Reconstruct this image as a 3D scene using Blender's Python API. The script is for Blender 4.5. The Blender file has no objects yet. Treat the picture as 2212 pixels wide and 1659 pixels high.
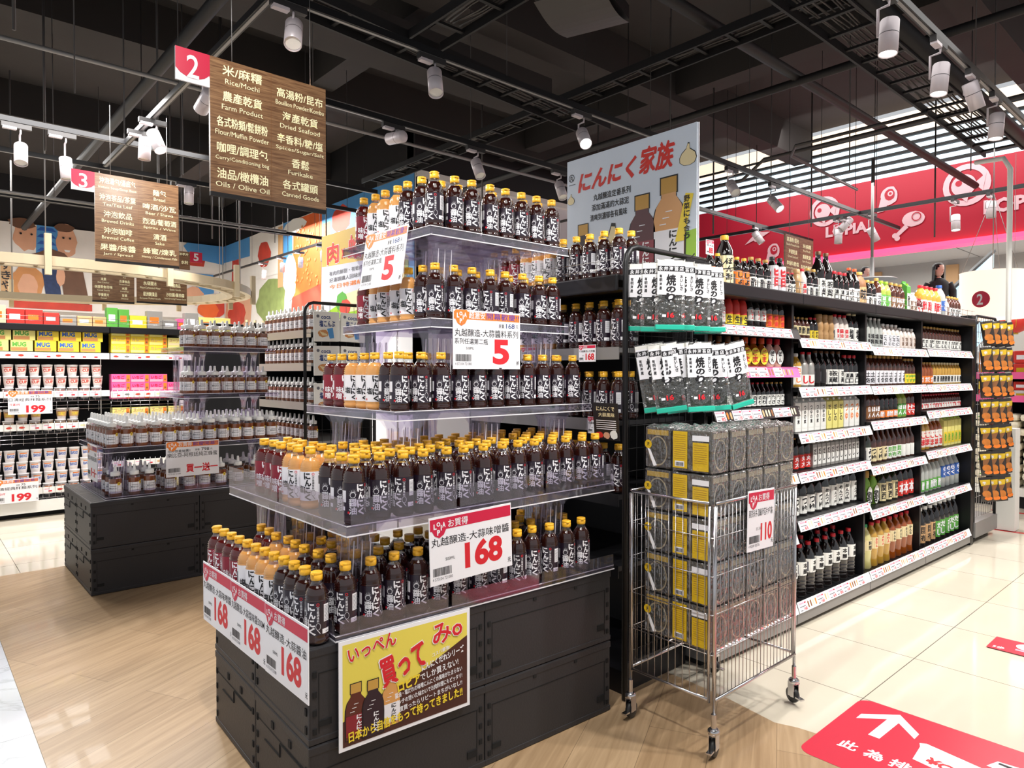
import bpy, bmesh, math, random
from mathutils import Vector, Matrix
random.seed(7)
sc = bpy.context.scene
COL = sc.collection
PI = math.pi
# ---------------------------------------------------------------- camera
F_PX, CXP, CYP, HOR, CAMZ = 1480.0, 1106.0, 829.5, 804.0, 1.4
TH = math.atan((2768.0 - CXP) / F_PX)                 # aisle axis (+X) is this far right of the view
PITCH = -math.atan((CYP - HOR) / F_PX)
cam = bpy.data.cameras.new('camera'); cam.sensor_width = 36.0; cam.lens = 36.0 * F_PX / 2212.0
cam.clip_start = 0.05; cam.clip_end = 200
camo = bpy.data.objects.new('camera', cam); COL.objects.link(camo)
camo.location = (0, 0, CAMZ)
fwd = Vector((math.cos(TH) * math.cos(PITCH), math.sin(TH) * math.cos(PITCH), math.sin(PITCH)))
camo.rotation_euler = fwd.to_track_quat('-Z', 'Y').to_euler()
sc.camera = camo
# ---------------------------------------------------------------- world, exposure
sc.view_settings.view_transform = 'Standard'; sc.view_settings.look = 'None'
sc.view_settings.gamma = 1.0; sc.view_settings.use_curve_mapping = False
sc.view_settings.exposure = 0.08
w = bpy.data.worlds.new('world'); sc.world = w; w.use_nodes = True
bg = w.node_tree.nodes['Background']
bg.inputs[0].default_value = (0.93, 0.96, 1.0, 1); bg.inputs[1].default_value = 0.55
# ---------------------------------------------------------------- area lights added to fill the shop, with no fixtures of their own
def area(name, loc, size, energy, color=(1, .97, .93), rot=(0, 0, 0), sy=None):
    l = bpy.data.lights.new(name, 'AREA'); l.energy = energy; l.color = color; l.size = size
    if sy: l.shape = 'RECTANGLE'; l.size_y = sy
    o = bpy.data.objects.new(name, l); o.location = loc; o.rotation_euler = rot; COL.objects.link(o); return o
area('shop_fill', (0.6, 0.2, 3.6), 1.6, 34)
area('shop_fill', (4.8, 0.2, 3.7), 1.8, 46, sy=5.0)
area('shop_fill', (1.2, 6.9, 3.7), 2.4, 165, sy=1.2)
area('shop_fill', (5.0, 13.5, 4.6), 3.0, 420)
area('shop_fill', (0.5, 14.0, 4.6), 4.0, 420)
area('shop_fill', (10.0, 2.2, 3.9), 2.2, 190, sy=6.0)
area('band_fill', (11.6, 3.0, 5.3), 1.0, 120, sy=9.0, rot=(0, -1.15, 0))  # fill added to brighten the red wall band
area('mall_fill', (18.0, 3.0, 4.35), 6.0, 520, sy=10.0)  # fill added so the mall beyond reads as lit
# ---------------------------------------------------------------- materials
def lin(c):
    return tuple((x / 12.92 if x <= .04045 else ((x + .055) / 1.055) ** 2.4) for x in c)
def hx(s): return tuple(int(s[i:i + 2], 16) / 255 for i in (0, 2, 4))
MATS = {}
def mat(name, col='808080', rough=.5, metal=0., emit=0., coat=0., bump=0., bscale=60., noise=0., spec=.5, alpha=1., trans=0.):
    if name in MATS: return MATS[name]
    m = bpy.data.materials.new(name); m.use_nodes = True; MATS[name] = m
    nt = m.node_tree; b = nt.nodes['Principled BSDF']
    c = lin(hx(col)) + (1,)
    b.inputs['Base Color'].default_value = c; b.inputs['Roughness'].default_value = rough
    b.inputs['Metallic'].default_value = metal; b.inputs['Specular IOR Level'].default_value = spec
    b.inputs['Coat Weight'].default_value = coat; b.inputs['Coat Roughness'].default_value = .04
    if alpha < 1: b.inputs['Alpha'].default_value = alpha
    if trans: b.inputs['Transmission Weight'].default_value = trans
    if emit: b.inputs['Emission Color'].default_value = c; b.inputs['Emission Strength'].default_value = emit
    if bump or noise:
        tc = nt.nodes.new('ShaderNodeTexCoord'); n = nt.nodes.new('ShaderNodeTexNoise')
        n.inputs['Scale'].default_value = bscale; n.inputs['Detail'].default_value = 4
        nt.links.new(tc.outputs['Object'], n.inputs['Vector'])
        if bump:
            bp = nt.nodes.new('ShaderNodeBump'); bp.inputs['Strength'].default_value = bump; bp.inputs['Distance'].default_value = .01
            nt.links.new(n.outputs['Fac'], bp.inputs['Height']); nt.links.new(bp.outputs[0], b.inputs['Normal'])
        if noise:
            r = nt.nodes.new('ShaderNodeMix'); r.data_type = 'RGBA'
            r.inputs[6].default_value = tuple(x * (1 - noise) for x in c[:3]) + (1,); r.inputs[7].default_value = tuple(min(1, x * (1 + noise)) for x in c[:3]) + (1,)
            nt.links.new(n.outputs['Fac'], r.inputs[0]); nt.links.new(r.outputs[2], b.inputs['Base Color'])
    return m
def clear_mat(name, tint='f2f0f6', gloss=.22, diff=.08, rough=.06, bump=0., bscale=30.):
    m = bpy.data.materials.new(name); m.use_nodes = True; MATS[name] = m
    nt = m.node_tree; nt.nodes.clear(); N = nt.nodes.new; L = nt.links.new
    out = N('ShaderNodeOutputMaterial'); tr = N('ShaderNodeBsdfTransparent'); gl = N('ShaderNodeBsdfGlossy'); df = N('ShaderNodeBsdfDiffuse')
    tr.inputs[0].default_value = lin(hx(tint)) + (1,); gl.inputs['Roughness'].default_value = rough
    df.inputs[0].default_value = (.8, .8, .85, 1)
    lw = N('ShaderNodeLayerWeight'); lw.inputs[0].default_value = .35
    mr = N('ShaderNodeMapRange'); mr.inputs[3].default_value = gloss * .3; mr.inputs[4].default_value = min(1, gloss * 3)
    L(lw.outputs['Facing'], mr.inputs[0])
    a = N('ShaderNodeMixShader'); a.inputs[0].default_value = diff
    b = N('ShaderNodeMixShader')
    L(tr.outputs[0], a.inputs[1]); L(df.outputs[0], a.inputs[2]); L(a.outputs[0], b.inputs[1]); L(gl.outputs[0], b.inputs[2])
    L(mr.outputs[0], b.inputs[0]); L(b.outputs[0], out.inputs[0])
    if bump:
        tc = N('ShaderNodeTexCoord'); n = N('ShaderNodeTexNoise'); n.inputs['Scale'].default_value = bscale
        bp = N('ShaderNodeBump'); bp.inputs['Strength'].default_value = bump; bp.inputs['Distance'].default_value = .02
        L(tc.outputs['Object'], n.inputs['Vector']); L(n.outputs['Fac'], bp.inputs['Height'])
        L(bp.outputs[0], gl.inputs['Normal']); L(bp.outputs[0], df.inputs['Normal'])
    return m
W = mat('white_print', 'f2f1f6', .45); K = mat('black_print', '17151a', .5); RD = mat('red_print', 'd8232f', .45)
mat('card_band', 'cf1f45', .4); mat('grey_print', '6a6a72', .5); mat('orange_print', 'ee8433', .4); mat('blue_print', '2b2f8c', .4)
mat('navy_print', '1e3a78', .4); mat('pink_print', 'e7a7bb', .4); mat('gold_text', 'fdf6c8', .5, emit=.25); mat('purple_print', '5a3fa0', .4)
clear_mat('clear_acrylic', 'f1edf6', .15, .028); clear_mat('clear_film', 'f3f3f0', .30, .05, .12, .9, 45.)
clear_mat('clear_glass', 'f2f5f6', .16, .03)
mat('chrome_wire', 'cfcdcf', .22, 1.0); mat('black_metal', '1b1b1e', .42, .3); mat('black_paint', '141316', .6)
mat('crate_plastic', '2a292c', .5, bump=.12, bscale=120, noise=.15); mat('slot_black', '08080a', .8)
mat('cap_yellow', 'f0b52a', .35, coat=.3); mat('cap_white', 'f4f4f2', .35); mat('cap_red', 'cf2230', .35); mat('cap_green', '1f9a5a', .35)
mat('cap_gold', 'c79a4a', .35); mat('cap_brown', '6b4526', .4); mat('cap_orange', 'e2582a', .35); mat('cap_black', '1c1a1c', .4); mat('cap_lime', '9ccb2c', .35)
mat('soy_dark', '2c100c', .08, coat=1.0); mat('soy_label', '231826', .28, coat=.5); mat('miso_red', '541210', .1, coat=1.0)
mat('miso_label', '86122a', .28, coat=.5); mat('salt_cream', 'd99c58', .12, coat=1.0); mat('salt_label', 'eceaf0', .3, coat=.4)
mat('amber', '9a4a12', .08, coat=1.0); mat('amber_dark', '4a2214', .08, coat=1.0); mat('oil_gold', 'c99a3a', .06, coat=1.0)
mat('oil_light', 'd9cf8a', .06, coat=1.0); mat('black_liquid', '120c0c', .07, coat=1.0); mat('clear_liquid', 'cfd3cf', .08, coat=1.0, alpha=.7)
mat('green_pouch', '7fae3a', .35); mat('paper_white', 'efeee9', .5); mat('paper_cream', 'ecdcae', .5); mat('paper_yellow', 'f3d63a', .45)
mat('paper_orange', 'ee7f2a', .45); mat('paper_red', 'd8342c', .45); mat('paper_pink', 'ef5f9c', .45); mat('paper_green', '5aa843', .45)
mat('paper_blue', '2a5cb0', .45); mat('paper_tan', 'd3a878', .5); mat('paper_brown', '8a5a34', .5); mat('paper_black', '221e20', .4); mat('teal', '1fb59a', .3, coat=.5)
mat('steel_grey', '8f8d8c', .4, .3)
# ---------------------------------------------------------------- text glyphs -> 2-D meshes (built-in font)
_G = {}
def glyph(t, bold=.02):
    if any(0x4e00 <= ord(ch) < 0xa000 for ch in t): bold = min(bold, .004)
    elif t.isdigit(): bold = min(bold, .04)
    else: bold = min(bold, .045)
    k = (t, bold)
    if k in _G: return _G[k]
    c = bpy.data.curves.new('t', 'FONT'); c.body = t; c.size = 1; c.resolution_u = 6 if len(t) < 4 and t.isdigit() else 2; c.offset = bold
    o = bpy.data.objects.new('t', c); me = o.to_mesh()
    v = [(p.co.x, p.co.y) for p in me.vertices]; f = [tuple(p.vertices) for p in me.polygons]
    o.to_mesh_clear(); bpy.data.objects.remove(o); bpy.data.curves.remove(c)
    if not v: v = [(0, 0), (.1, 0), (0, .1)]; f = []
    x0 = min(a[0] for a in v); x1 = max(a[0] for a in v); y0 = min(a[1] for a in v); y1 = max(a[1] for a in v)
    v = [((a - x0) / max(x1 - x0, 1e-6), (b - y0) / max(y1 - y0, 1e-6)) for a, b in v]
    _G[k] = (v, f, (x1 - x0), (y1 - y0)); return _G[k]
# ---------------------------------------------------------------- mesh builder
class M:
    def __init__(s): s.v = []; s.f = []; s.mi = []; s.sm = []; s.ms = []
    def mid(s, m):
        if isinstance(m, str): m = MATS[m]
        if m not in s.ms: s.ms.append(m)
        return s.ms.index(m)
    def add(s, vs, fs, m, smooth=False):
        b = len(s.v); i = s.mid(m); s.v.extend([tuple(v) for v in vs])
        for f in fs: s.f.append(tuple(b + k for k in f)); s.mi.append(i); s.sm.append(smooth)
        return s
    def box(s, x0, x1, y0, y1, z0, z1, m, bev=0.):
        if bev:
            bm = bmesh.new(); bmesh.ops.create_cube(bm, size=1)
            for v in bm.verts: v.co = Vector(((x0 + x1) / 2 + v.co.x * (x1 - x0), (y0 + y1) / 2 + v.co.y * (y1 - y0), (z0 + z1) / 2 + v.co.z * (z1 - z0)))
            bmesh.ops.bevel(bm, geom=bm.edges[:], offset=bev, segments=2, affect='EDGES', profile=.6)
            bm.verts.index_update(); s.add([v.co[:] for v in bm.verts], [tuple(v.index for v in f.verts) for f in bm.faces], m); bm.free(); return s
        vs = [(x, y, z) for x in (x0, x1) for y in (y0, y1) for z in (z0, z1)]
        return s.add(vs, [(0, 1, 3, 2), (4, 6, 7, 5), (0, 4, 5, 1), (2, 3, 7, 6), (0, 2, 6, 4), (1, 5, 7, 3)], m)
    def lathe(s, prof, m, n=20, c=(0, 0), smooth=True, caps=True, sx=1., sy=1.):
        vs = []; fs = []; k = len(prof)
        for j, (r, z) in enumerate(prof):
            for i in range(n): a = 2 * PI * i / n; vs.append((c[0] + r * sx * math.sin(a), c[1] - r * sy * math.cos(a), z))
        for j in range(k - 1):
            for i in range(n): q = (i + 1) % n; fs.append((j * n + i, j * n + q, (j + 1) * n + q, (j + 1) * n + i))
        s.add(vs, fs, m, smooth)
        if caps:
            s.add([vs[i] for i in range(n)], [tuple(range(n - 1, -1, -1))], m)
            s.add([vs[(k - 1) * n + i] for i in range(n)], [tuple(range(n))], m)
        return s
    def tube(s, pts, r, m, n=6, closed=False, caps=True):
        P = [Vector(p) for p in pts]; vs = []; fs = []; k = len(P); prev = None
        for i, p in enumerate(P):
            a = P[(i - 1) % k] if (closed or i > 0) else p; b = P[(i + 1) % k] if (closed or i < k - 1) else p
            t = (b - a).normalized() if (b - a).length > 0 else Vector((0, 0, 1))
            u = Vector((0, 0, 1)) if abs(t.z) < .9 else Vector((1, 0, 0))
            if prev is not None: u = prev
            x = (u - t * u.dot(t)).normalized(); y = t.cross(x); prev = x
            for j in range(n): q = 2 * PI * j / n; vs.append(p + (x * math.cos(q) + y * math.sin(q)) * r)
        for i in range(k if closed else k - 1):
            for j in range(n): a = i * n + j; b = i * n + (j + 1) % n; c = ((i + 1) % k) * n + (j + 1) % n; d = ((i + 1) % k) * n + j; fs.append((a, b, c, d))
        if caps and not closed: fs.append(tuple(range(n - 1, -1, -1))); fs.append(tuple((k - 1) * n + j for j in range(n)))
        return s.add(vs, fs, m, True)
    def bar(s, a, b, w, h, m):      # rectangular bar from a to b, w across, h tall
        a = Vector(a); b = Vector(b); t = (b - a).normalized(); up = Vector((0, 0, 1)) if abs(t.z) < .95 else Vector((1, 0, 0))
        x = t.cross(up).normalized() * w / 2; y = x.cross(t).normalized() * h / 2
        vs = [p + q for p in (a, b) for q in (-x - y, x - y, x + y, -x + y)]
        return s.add(vs, [(3, 2, 1, 0), (4, 5, 6, 7), (0, 1, 5, 4), (1, 2, 6, 5), (2, 3, 7, 6), (3, 0, 4, 7)], m)
    # ---- flat print on a card: local x right, z up, facing -Y.  y = -layer
    def rect(s, x, z, w, h, m, l=0., y=0.): return s.poly([(x, z), (x + w, z), (x + w, z + h), (x, z + h)], m, l, y)
    def poly(s, pts, m, l=0., y=0.):
        return s.add([(a, y - l * .0004, b) for a, b in pts], [tuple(range(len(pts)))], m)
    def disc(s, x, z, r, m, l=0., y=0., n=20, rz=None):
        return s.poly([(x + r * math.cos(2 * PI * i / n), z + (rz or r) * math.sin(2 * PI * i / n)) for i in range(n)], m, l, y)
    def ring(s, x, z, r, t, m, l=0., y=0., n=24, rz=None):
        rz = rz or r; A = [(x + r * math.cos(2 * PI * i / n), z + rz * math.sin(2 * PI * i / n)) for i in range(n)]
        B = [(x + (r - t) * math.cos(2 * PI * i / n), z + (rz - t) * math.sin(2 * PI * i / n)) for i in range(n)]
        yy = y - l * .0004
        return s.add([(a, yy, b) for a, b in A + B], [(i, (i + 1) % n, n + (i + 1) % n, n + i) for i in range(n)], m)
    def text(s, t, x, z, w, h, m, l=1., y=0., bold=.02, keep=False, shear=0., rot=0.):
        v, f, gw, gh = glyph(t, bold)
        ca, sa = math.cos(rot), math.sin(rot)
        kan = any(0x4e00 <= ord(ch) < 0xa000 for ch in t) and bold >= .012       # heavier strokes for kanji: the glyph is struck three times
        d = h * min(.05, bold * 1.3) if kan else 0
        for n, (ox, oz) in enumerate(((0, 0), (d, 0), (d * .5, d)) if kan else ((0, 0),)):
            pts = []
            for a, b in v:
                px, pz = a * (w - d) + shear * b * h + ox, b * (h - d) + oz
                pts.append((x + px * ca - pz * sa, y - (l + n * .2) * .0004, z + px * sa + pz * ca))
            s.add(pts, f, m)
        return s
    def vtext(s, t, x, ztop, cw, ch, m, l=1., y=0., bold=.03):
        for i, c in enumerate(t): s.text(c, x, ztop - (i + 1) * ch + ch * .06, cw, ch * .88, m, l, y, bold)
        return s
    def barcode(s, x, z, w, h, l=1., n=18, y=0.):
        r = random.Random(3); p = x
        while p < x + w: q = w / n * r.choice([.3, .5, .9]); s.rect(p, z, q, h, K, l, y); p += q + w / n * r.choice([.3, .5])
        return s
    def xf(s, mx):
        s.v = [tuple(mx @ Vector(v)) for v in s.v]; return s
    def merge(s, o, mx=None):
        mx = mx or Matrix()
        b = len(s.v); s.v.extend(tuple(mx @ Vector(v)) for v in o.v)
        for f, i, k in zip(o.f, o.mi, o.sm): s.f.append(tuple(b + q for q in f)); s.mi.append(s.mid(o.ms[i])); s.sm.append(k)
        return s
    def wrap(s, r, step=.006, z=0.):   # bend a card (x right, z up, y=-layer) round a vertical cylinder of radius r
        bm = bmesh.new(); vs = [bm.verts.new(v) for v in s.v]
        for f, i in zip(s.f, s.mi):
            try: q = bm.faces.new([vs[k] for k in f]); q.material_index = i
            except ValueError: pass
        xs = [v[0] for v in s.v]; a = math.floor(min(xs) / step) * step
        while a < max(xs):
            bmesh.ops.bisect_plane(bm, geom=bm.verts[:] + bm.edges[:] + bm.faces[:], plane_co=(a, 0, 0), plane_no=(1, 0, 0)); a += step
        bm.verts.index_update()
        s.v = []
        for v in bm.verts: R = r - v.co.y; q = v.co.x / r; s.v.append((R * math.sin(q), -R * math.cos(q), v.co.z + z))
        s.f = [tuple(v.index for v in f.verts) for f in bm.faces]; s.mi = [f.material_index for f in bm.faces]; s.sm = [False] * len(s.f); bm.free(); return s
    def mesh(s, name):
        me = bpy.data.meshes.new(name); me.from_pydata(s.v, [], s.f)
        for m in s.ms: me.materials.append(m)
        me.polygons.foreach_set('material_index', s.mi); me.polygons.foreach_set('use_smooth', s.sm); me.update(); return me
    def build(s, name, parent=None, loc=(0, 0, 0), rz=0., **kw):
        return place(s.mesh(name), name, parent, loc, rz, **kw)
def place(me, name, parent=None, loc=(0, 0, 0), rz=0., **kw):
    o = bpy.data.objects.new(name, me); COL.objects.link(o); o.parent = parent; o.location = loc
    o.rotation_euler = (0, 0, rz) if isinstance(rz, (int, float)) else rz
    for k, v in kw.items():
        if v is not None: o[k] = v
    return o
def thing(name, label, cat, loc=(0, 0, 0), rz=0., group=None):
    return place(None, name, None, loc, rz, label=label, category=cat, group=group)
def struct(m, name, loc=(0, 0, 0), rz=0.): return m.build(name, None, loc, rz, kind='structure')
def dup(root, loc, rz, label, group=None):
    r = root.copy(); COL.objects.link(r); r.location = loc; r.rotation_euler = (0, 0, rz) if isinstance(rz, (int, float)) else rz; r['label'] = label
    if group: r['group'] = group
    for ch in KIDS.get(root.name, ()):
        c = ch.copy(); COL.objects.link(c); c.parent = r
        for g in KIDS.get(ch.name, ()): d = g.copy(); COL.objects.link(d); d.parent = c
    return r
KIDS = {}
def reg(root):      # remember the parts of a prototype so that dup() can copy them
    KIDS[root.name] = [o for o in COL.objects if o.parent == root]
    for k in KIDS[root.name]: KIDS[k.name] = [o for o in COL.objects if o.parent == k]
    return root
class Kind:         # one of a kind is built, the first use moves it, later uses copy it
    def __init__(s, build): s.b = build; s.p = None
    def put(s, loc, rz, label, group=None):
        if s.p is None:
            s.p = reg(s.b()); s.p.location = loc; s.p.rotation_euler = (0, 0, rz) if isinstance(rz, (int, float)) else rz; s.p['label'] = label
            if group: s.p['group'] = group
            return s.p
        return dup(s.p, loc, rz, label, group)
ORD = 'first second third fourth fifth sixth seventh eighth ninth tenth eleventh twelfth thirteenth fourteenth fifteenth sixteenth seventeenth eighteenth nineteenth twentieth'.split()
def ordn(i): return ORD[i] if i < 20 else 'twenty-' + ORD[i - 20] if i < 29 else 'thirtieth' if i == 29 else 'thirty-' + ORD[i - 30]
FX = -PI / 2     # rotation that turns a card facing -Y to face -X
# ================================================================ floor
def floor_mats():
    m = bpy.data.materials.new('oak_plank_floor'); m.use_nodes = True; MATS['oak'] = m; nt = m.node_tree; N = nt.nodes.new; L = nt.links.new
    b = nt.nodes['Principled BSDF']; b.inputs['Roughness'].default_value = .33; b.inputs['Coat Weight'].default_value = .15
    tc = N('ShaderNodeTexCoord'); mp = N('ShaderNodeMapping'); mp.inputs['Rotation'].default_value = (0, 0, math.radians(-27))
    L(tc.outputs['Object'], mp.inputs[0])
    br = N('ShaderNodeTexBrick'); br.inputs['Scale'].default_value = 1; br.inputs['Brick Width'].default_value = 1.35; br.inputs['Row Height'].default_value = .235
    br.inputs['Mortar Size'].default_value = .0013; br.inputs['Mortar Smooth'].default_value = .3; br.offset = .37
    br.inputs['Color1'].default_value = lin(hx('a88d6e')) + (1,); br.inputs['Color2'].default_value = lin(hx('b3997a')) + (1,); br.inputs['Mortar'].default_value = lin(hx('77624a')) + (1,)
    L(mp.outputs[0], br.inputs[0])
    st = N('ShaderNodeMapping'); st.inputs['Scale'].default_value = (.9, 14, 1); L(mp.outputs[0], st.inputs[0])
    n = N('ShaderNodeTexNoise'); n.inputs['Scale'].default_value = 2.2; n.inputs['Detail'].default_value = 6; n.inputs['Distortion'].default_value = 1.2; L(st.outputs[0], n.inputs[0])
    cr = N('ShaderNodeValToRGB'); cr.color_ramp.elements[0].position = .3; cr.color_ramp.elements[0].color = (.74, .69, .63, 1); cr.color_ramp.elements[1].position = .68; cr.color_ramp.elements[1].color = (1.06, 1.05, 1.03, 1)
    L(n.outputs['Fac'], cr.inputs[0]); mx = N('ShaderNodeMix'); mx.data_type = 'RGBA'; mx.blend_type = 'MULTIPLY'; mx.inputs[0].default_value = 1
    L(br.outputs[0], mx.inputs[6]); L(cr.outputs[0], mx.inputs[7]); L(mx.outputs[2], b.inputs['Base Color'])
    t = bpy.data.materials.new('gloss_tile_floor'); t.use_nodes = True; MATS['tile'] = t; nt = t.node_tree; N = nt.nodes.new; L = nt.links.new
    b = nt.nodes['Principled BSDF']; b.inputs['Roughness'].default_value = .07; b.inputs['Specular IOR Level'].default_value = .55
    tc = N('ShaderNodeTexCoord'); mp = N('ShaderNodeMapping'); mp.inputs['Location'].default_value = (.015, .056, 0); L(tc.outputs['Object'], mp.inputs[0])
    br = N('ShaderNodeTexBrick'); br.offset = 0; br.inputs['Scale'].default_value = 1; br.inputs['Brick Width'].default_value = .618; br.inputs['Row Height'].default_value = .618; br.inputs['Mortar Size'].default_value = .0022
    br.inputs['Color1'].default_value = lin(hx('cfc6b6')) + (1,); br.inputs['Color2'].default_value = lin(hx('d2c9ba')) + (1,); br.inputs['Mortar'].default_value = lin(hx('6f6a60')) + (1,)
    L(mp.outputs[0], br.inputs[0])
    n = N('ShaderNodeTexNoise'); n.inputs['Scale'].default_value = 3; n.inputs['Detail'].default_value = 5; L(tc.outputs['Object'], n.inputs[0])
    cr = N('ShaderNodeValToRGB'); cr.color_ramp.elements[0].color = (.93, .92, .9, 1); cr.color_ramp.elements[1].color = (1.03, 1.03, 1.03, 1); L(n.outputs[0], cr.inputs[0])
    mx = N('ShaderNodeMix'); mx.data_type = 'RGBA'; mx.blend_type = 'MULTIPLY'; mx.inputs[0].default_value = 1; L(br.outputs[0], mx.inputs[6]); L(cr.outputs[0], mx.inputs[7]); L(mx.outputs[2], b.inputs['Base Color'])
    a = bpy.data.materials.new('marble_floor'); a.use_nodes = True; MATS['marble'] = a; nt = a.node_tree; N = nt.nodes.new; L = nt.links.new
    b = nt.nodes['Principled BSDF']; b.inputs['Roughness'].default_value = .12
    tc = N('ShaderNodeTexCoord'); n = N('ShaderNodeTexNoise'); n.inputs['Scale'].default_value = 2.4; n.inputs['Detail'].default_value = 7; n.inputs['Distortion'].default_value = 2.5; L(tc.outputs['Object'], n.inputs[0])
    cr = N('ShaderNodeValToRGB'); e = cr.color_ramp.elements; e[0].position = .47; e[0].color = lin(hx('cfd6e0')) + (1,); e[1].position = .53; e[1].color = lin(hx('cfd6e0')) + (1,)
    q = e.new(.5); q.color = lin(hx('b9c0ca')) + (1,); L(n.outputs[0], cr.inputs[0])
    br = N('ShaderNodeTexBrick'); br.offset = 0; br.inputs['Scale'].default_value = 1; br.inputs['Brick Width'].default_value = .8; br.inputs['Row Height'].default_value = .8; br.inputs['Mortar Size'].default_value = .0016
    br.inputs['Color1'].default_value = (1, 1, 1, 1); br.inputs['Color2'].default_value = (1, 1, 1, 1); br.inputs['Mortar'].default_value = (.4, .42, .45, 1); L(tc.outputs['Object'], br.inputs[0])
    mx = N('ShaderNodeMix'); mx.data_type = 'RGBA'; mx.blend_type = 'MULTIPLY'; mx.inputs[0].default_value = 1; L(cr.outputs[0], mx.inputs[6]); L(br.outputs[0], mx.inputs[7]); L(mx.outputs[2], b.inputs['Base Color'])
floor_mats()
f = M(); f.box(-7, 26, -8, 21, -.06, -.004, 'tile'); struct(f, 'floor')
f = M(); edge = [(.368, -3), (2.66, -3), (2.66, 1.0), (2.62, 1.25), (2.59, 1.33), (2.63, 1.55), (2.65, 1.78), (2.65, 5.83), (.368, 5.83)]
f.add([(x, y, 0) for x, y in edge] + [(x, y, -.004) for x, y in edge], [tuple(range(len(edge)))] + [(i, i + len(edge), (i + 1) % len(edge) + len(edge), (i + 1) % len(edge)) for i in range(len(edge))], 'oak'); struct(f, 'floor')
f = M(); f.box(-3, .366, -3, 5.2, -.004, .0, 'marble'); struct(f, 'floor')
mat('floor_red', 'c92c42', .3); mat('stripe_red', 'cf3a3c', .25)
for i, (x, yy) in enumerate([(8.3, 2.2), (7.28, 2.4)]):
    f = M(); f.box(x - .03, x + .03, -3, 1.95, -.004, -.0025, 'stripe_red'); f.build('floor_stripe', kind='structure')
# red queue mat with arrow and lettering (u along +X, v along -Y)
def rrect(x0, x1, y0, y1, r, n=5):
    P = []
    for cx, cy, a0 in ((x1 - r, y1 - r, 0), (x0 + r, y1 - r, 90), (x0 + r, y0 + r, 180), (x1 - r, y0 + r, 270)):
        for i in range(n + 1): a = math.radians(a0 + 90 * i / n); P.append((cx + r * math.cos(a), cy + r * math.sin(a)))
    return P
FLOOR_E = Matrix(((0, 0, 1), (-1, 0, 0), (0, -1, 0))).to_euler()      # card x -> -Y, card z -> +X
g = M(); g.poly(rrect(0, 1.3, 0, .6, .05), 'floor_red')
g.poly([(.163, .562), (.053, .454), (.053, .403), (.141, .487), (.136, .306), (.177, .306), (.183, .487), (.267, .403), (.267, .454)], W, 1)
g.text('此', .085, .14, .066, .066, W, 1, bold=.03); g.text('為', .175, .14, .066, .066, W, 1, bold=.03); g.text('排', .262, .14, .066, .066, W, 1, bold=.03); g.text('隊', .35, .14, .066, .066, W, 1, bold=.03)
g.poly([(.30, .36), (.62, .31), (.62, .20), (.31, .25)], W, 1); g.poly([(.29, .385), (.31, .40), (.62, .345), (.62, .31), (.30, .36)], 'paper_white', 2)
g.text('¥CASH', .34, .262, .20, .05, RD, 3, bold=.04, rot=-.15)
g.poly([(.50, .40), (.60, .385), (.60, .47), (.52, .46)], W, 2); g.poly([(.525, .44), (.59, .43), (.59, .45), (.527, .453)], K, 3)
g.build('floor_sticker', None, (2.465, 1.18, .0008), FLOOR_E, label='large red floor sticker with a white arrow and queueing text', category='floor sticker')
g = M(); g.rect(0, 0, .5, .2, 'floor_red'); g.disc(.15, .13, .05, W, 1); g.disc(.2, .14, .045, W, 1); g.rect(.11, .055, .2, .02, 'pink_print', 1); g.text('5歩', .02, .02, .05, .035, W, 1)
g.build('floor_sticker', None, (4.115, .985, .0008), FLOOR_E, label='small red floor sticker with white oval emblem further down the aisle', category='floor sticker')
# ================================================================ walls, ceiling, fascia
mat('ceil_dark', '2e2a29', .85, bump=.5, bscale=1.6, noise=.25); mat('duct_dark', '1d1c1e', .6, .2); mat('mall_white', 'dcdde2', .6); mat('conduit', '4a4747', .5, .3)
mat('mural_blue', '4f93cf', .6, noise=.25, bscale=1.2); mat('mural_orange', 'e8662c', .6, noise=.35, bscale=2.5); mat('mural_skin', 'dba585', .6, noise=.15, bscale=3); mat('mural_brown', '6b4a36', .6, noise=.3, bscale=4)
mat('mural_cloth', '24365f', .6, noise=.5, bscale=14); mat('mural_bread', 'c98a52', .6, noise=.2, bscale=5); mat('mural_white', 'e9e4de', .6, noise=.08, bscale=4); mat('mural_red', 'c8402f', .6, noise=.35, bscale=3); mat('mural_green', '8a9a5a', .6, noise=.4, bscale=5)
mat('fascia_red', 'c21c38', .5); mat('neon_pink', 'ff3f66', .5, emit=2.2); mat('sky_panel', 'cfe6f2', .5, emit=1.15); mat('sky_warm', 'f7dfc6', .5, emit=1.0)
f = M(); f.box(-7, 13.0, -8, 21, 5.95, 6.05, 'ceil_dark'); struct(f, 'ceiling')
f = M(); f.box(13.2, 26, -8, 21, 4.55, 4.7, 'mall_white')
for k in range(6): f.box(13.2, 26, -2 + k * 1.5, -1.98 + k * 1.5, 4.545, 4.55, 'grey_print')
struct(f, 'ceiling')
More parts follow.
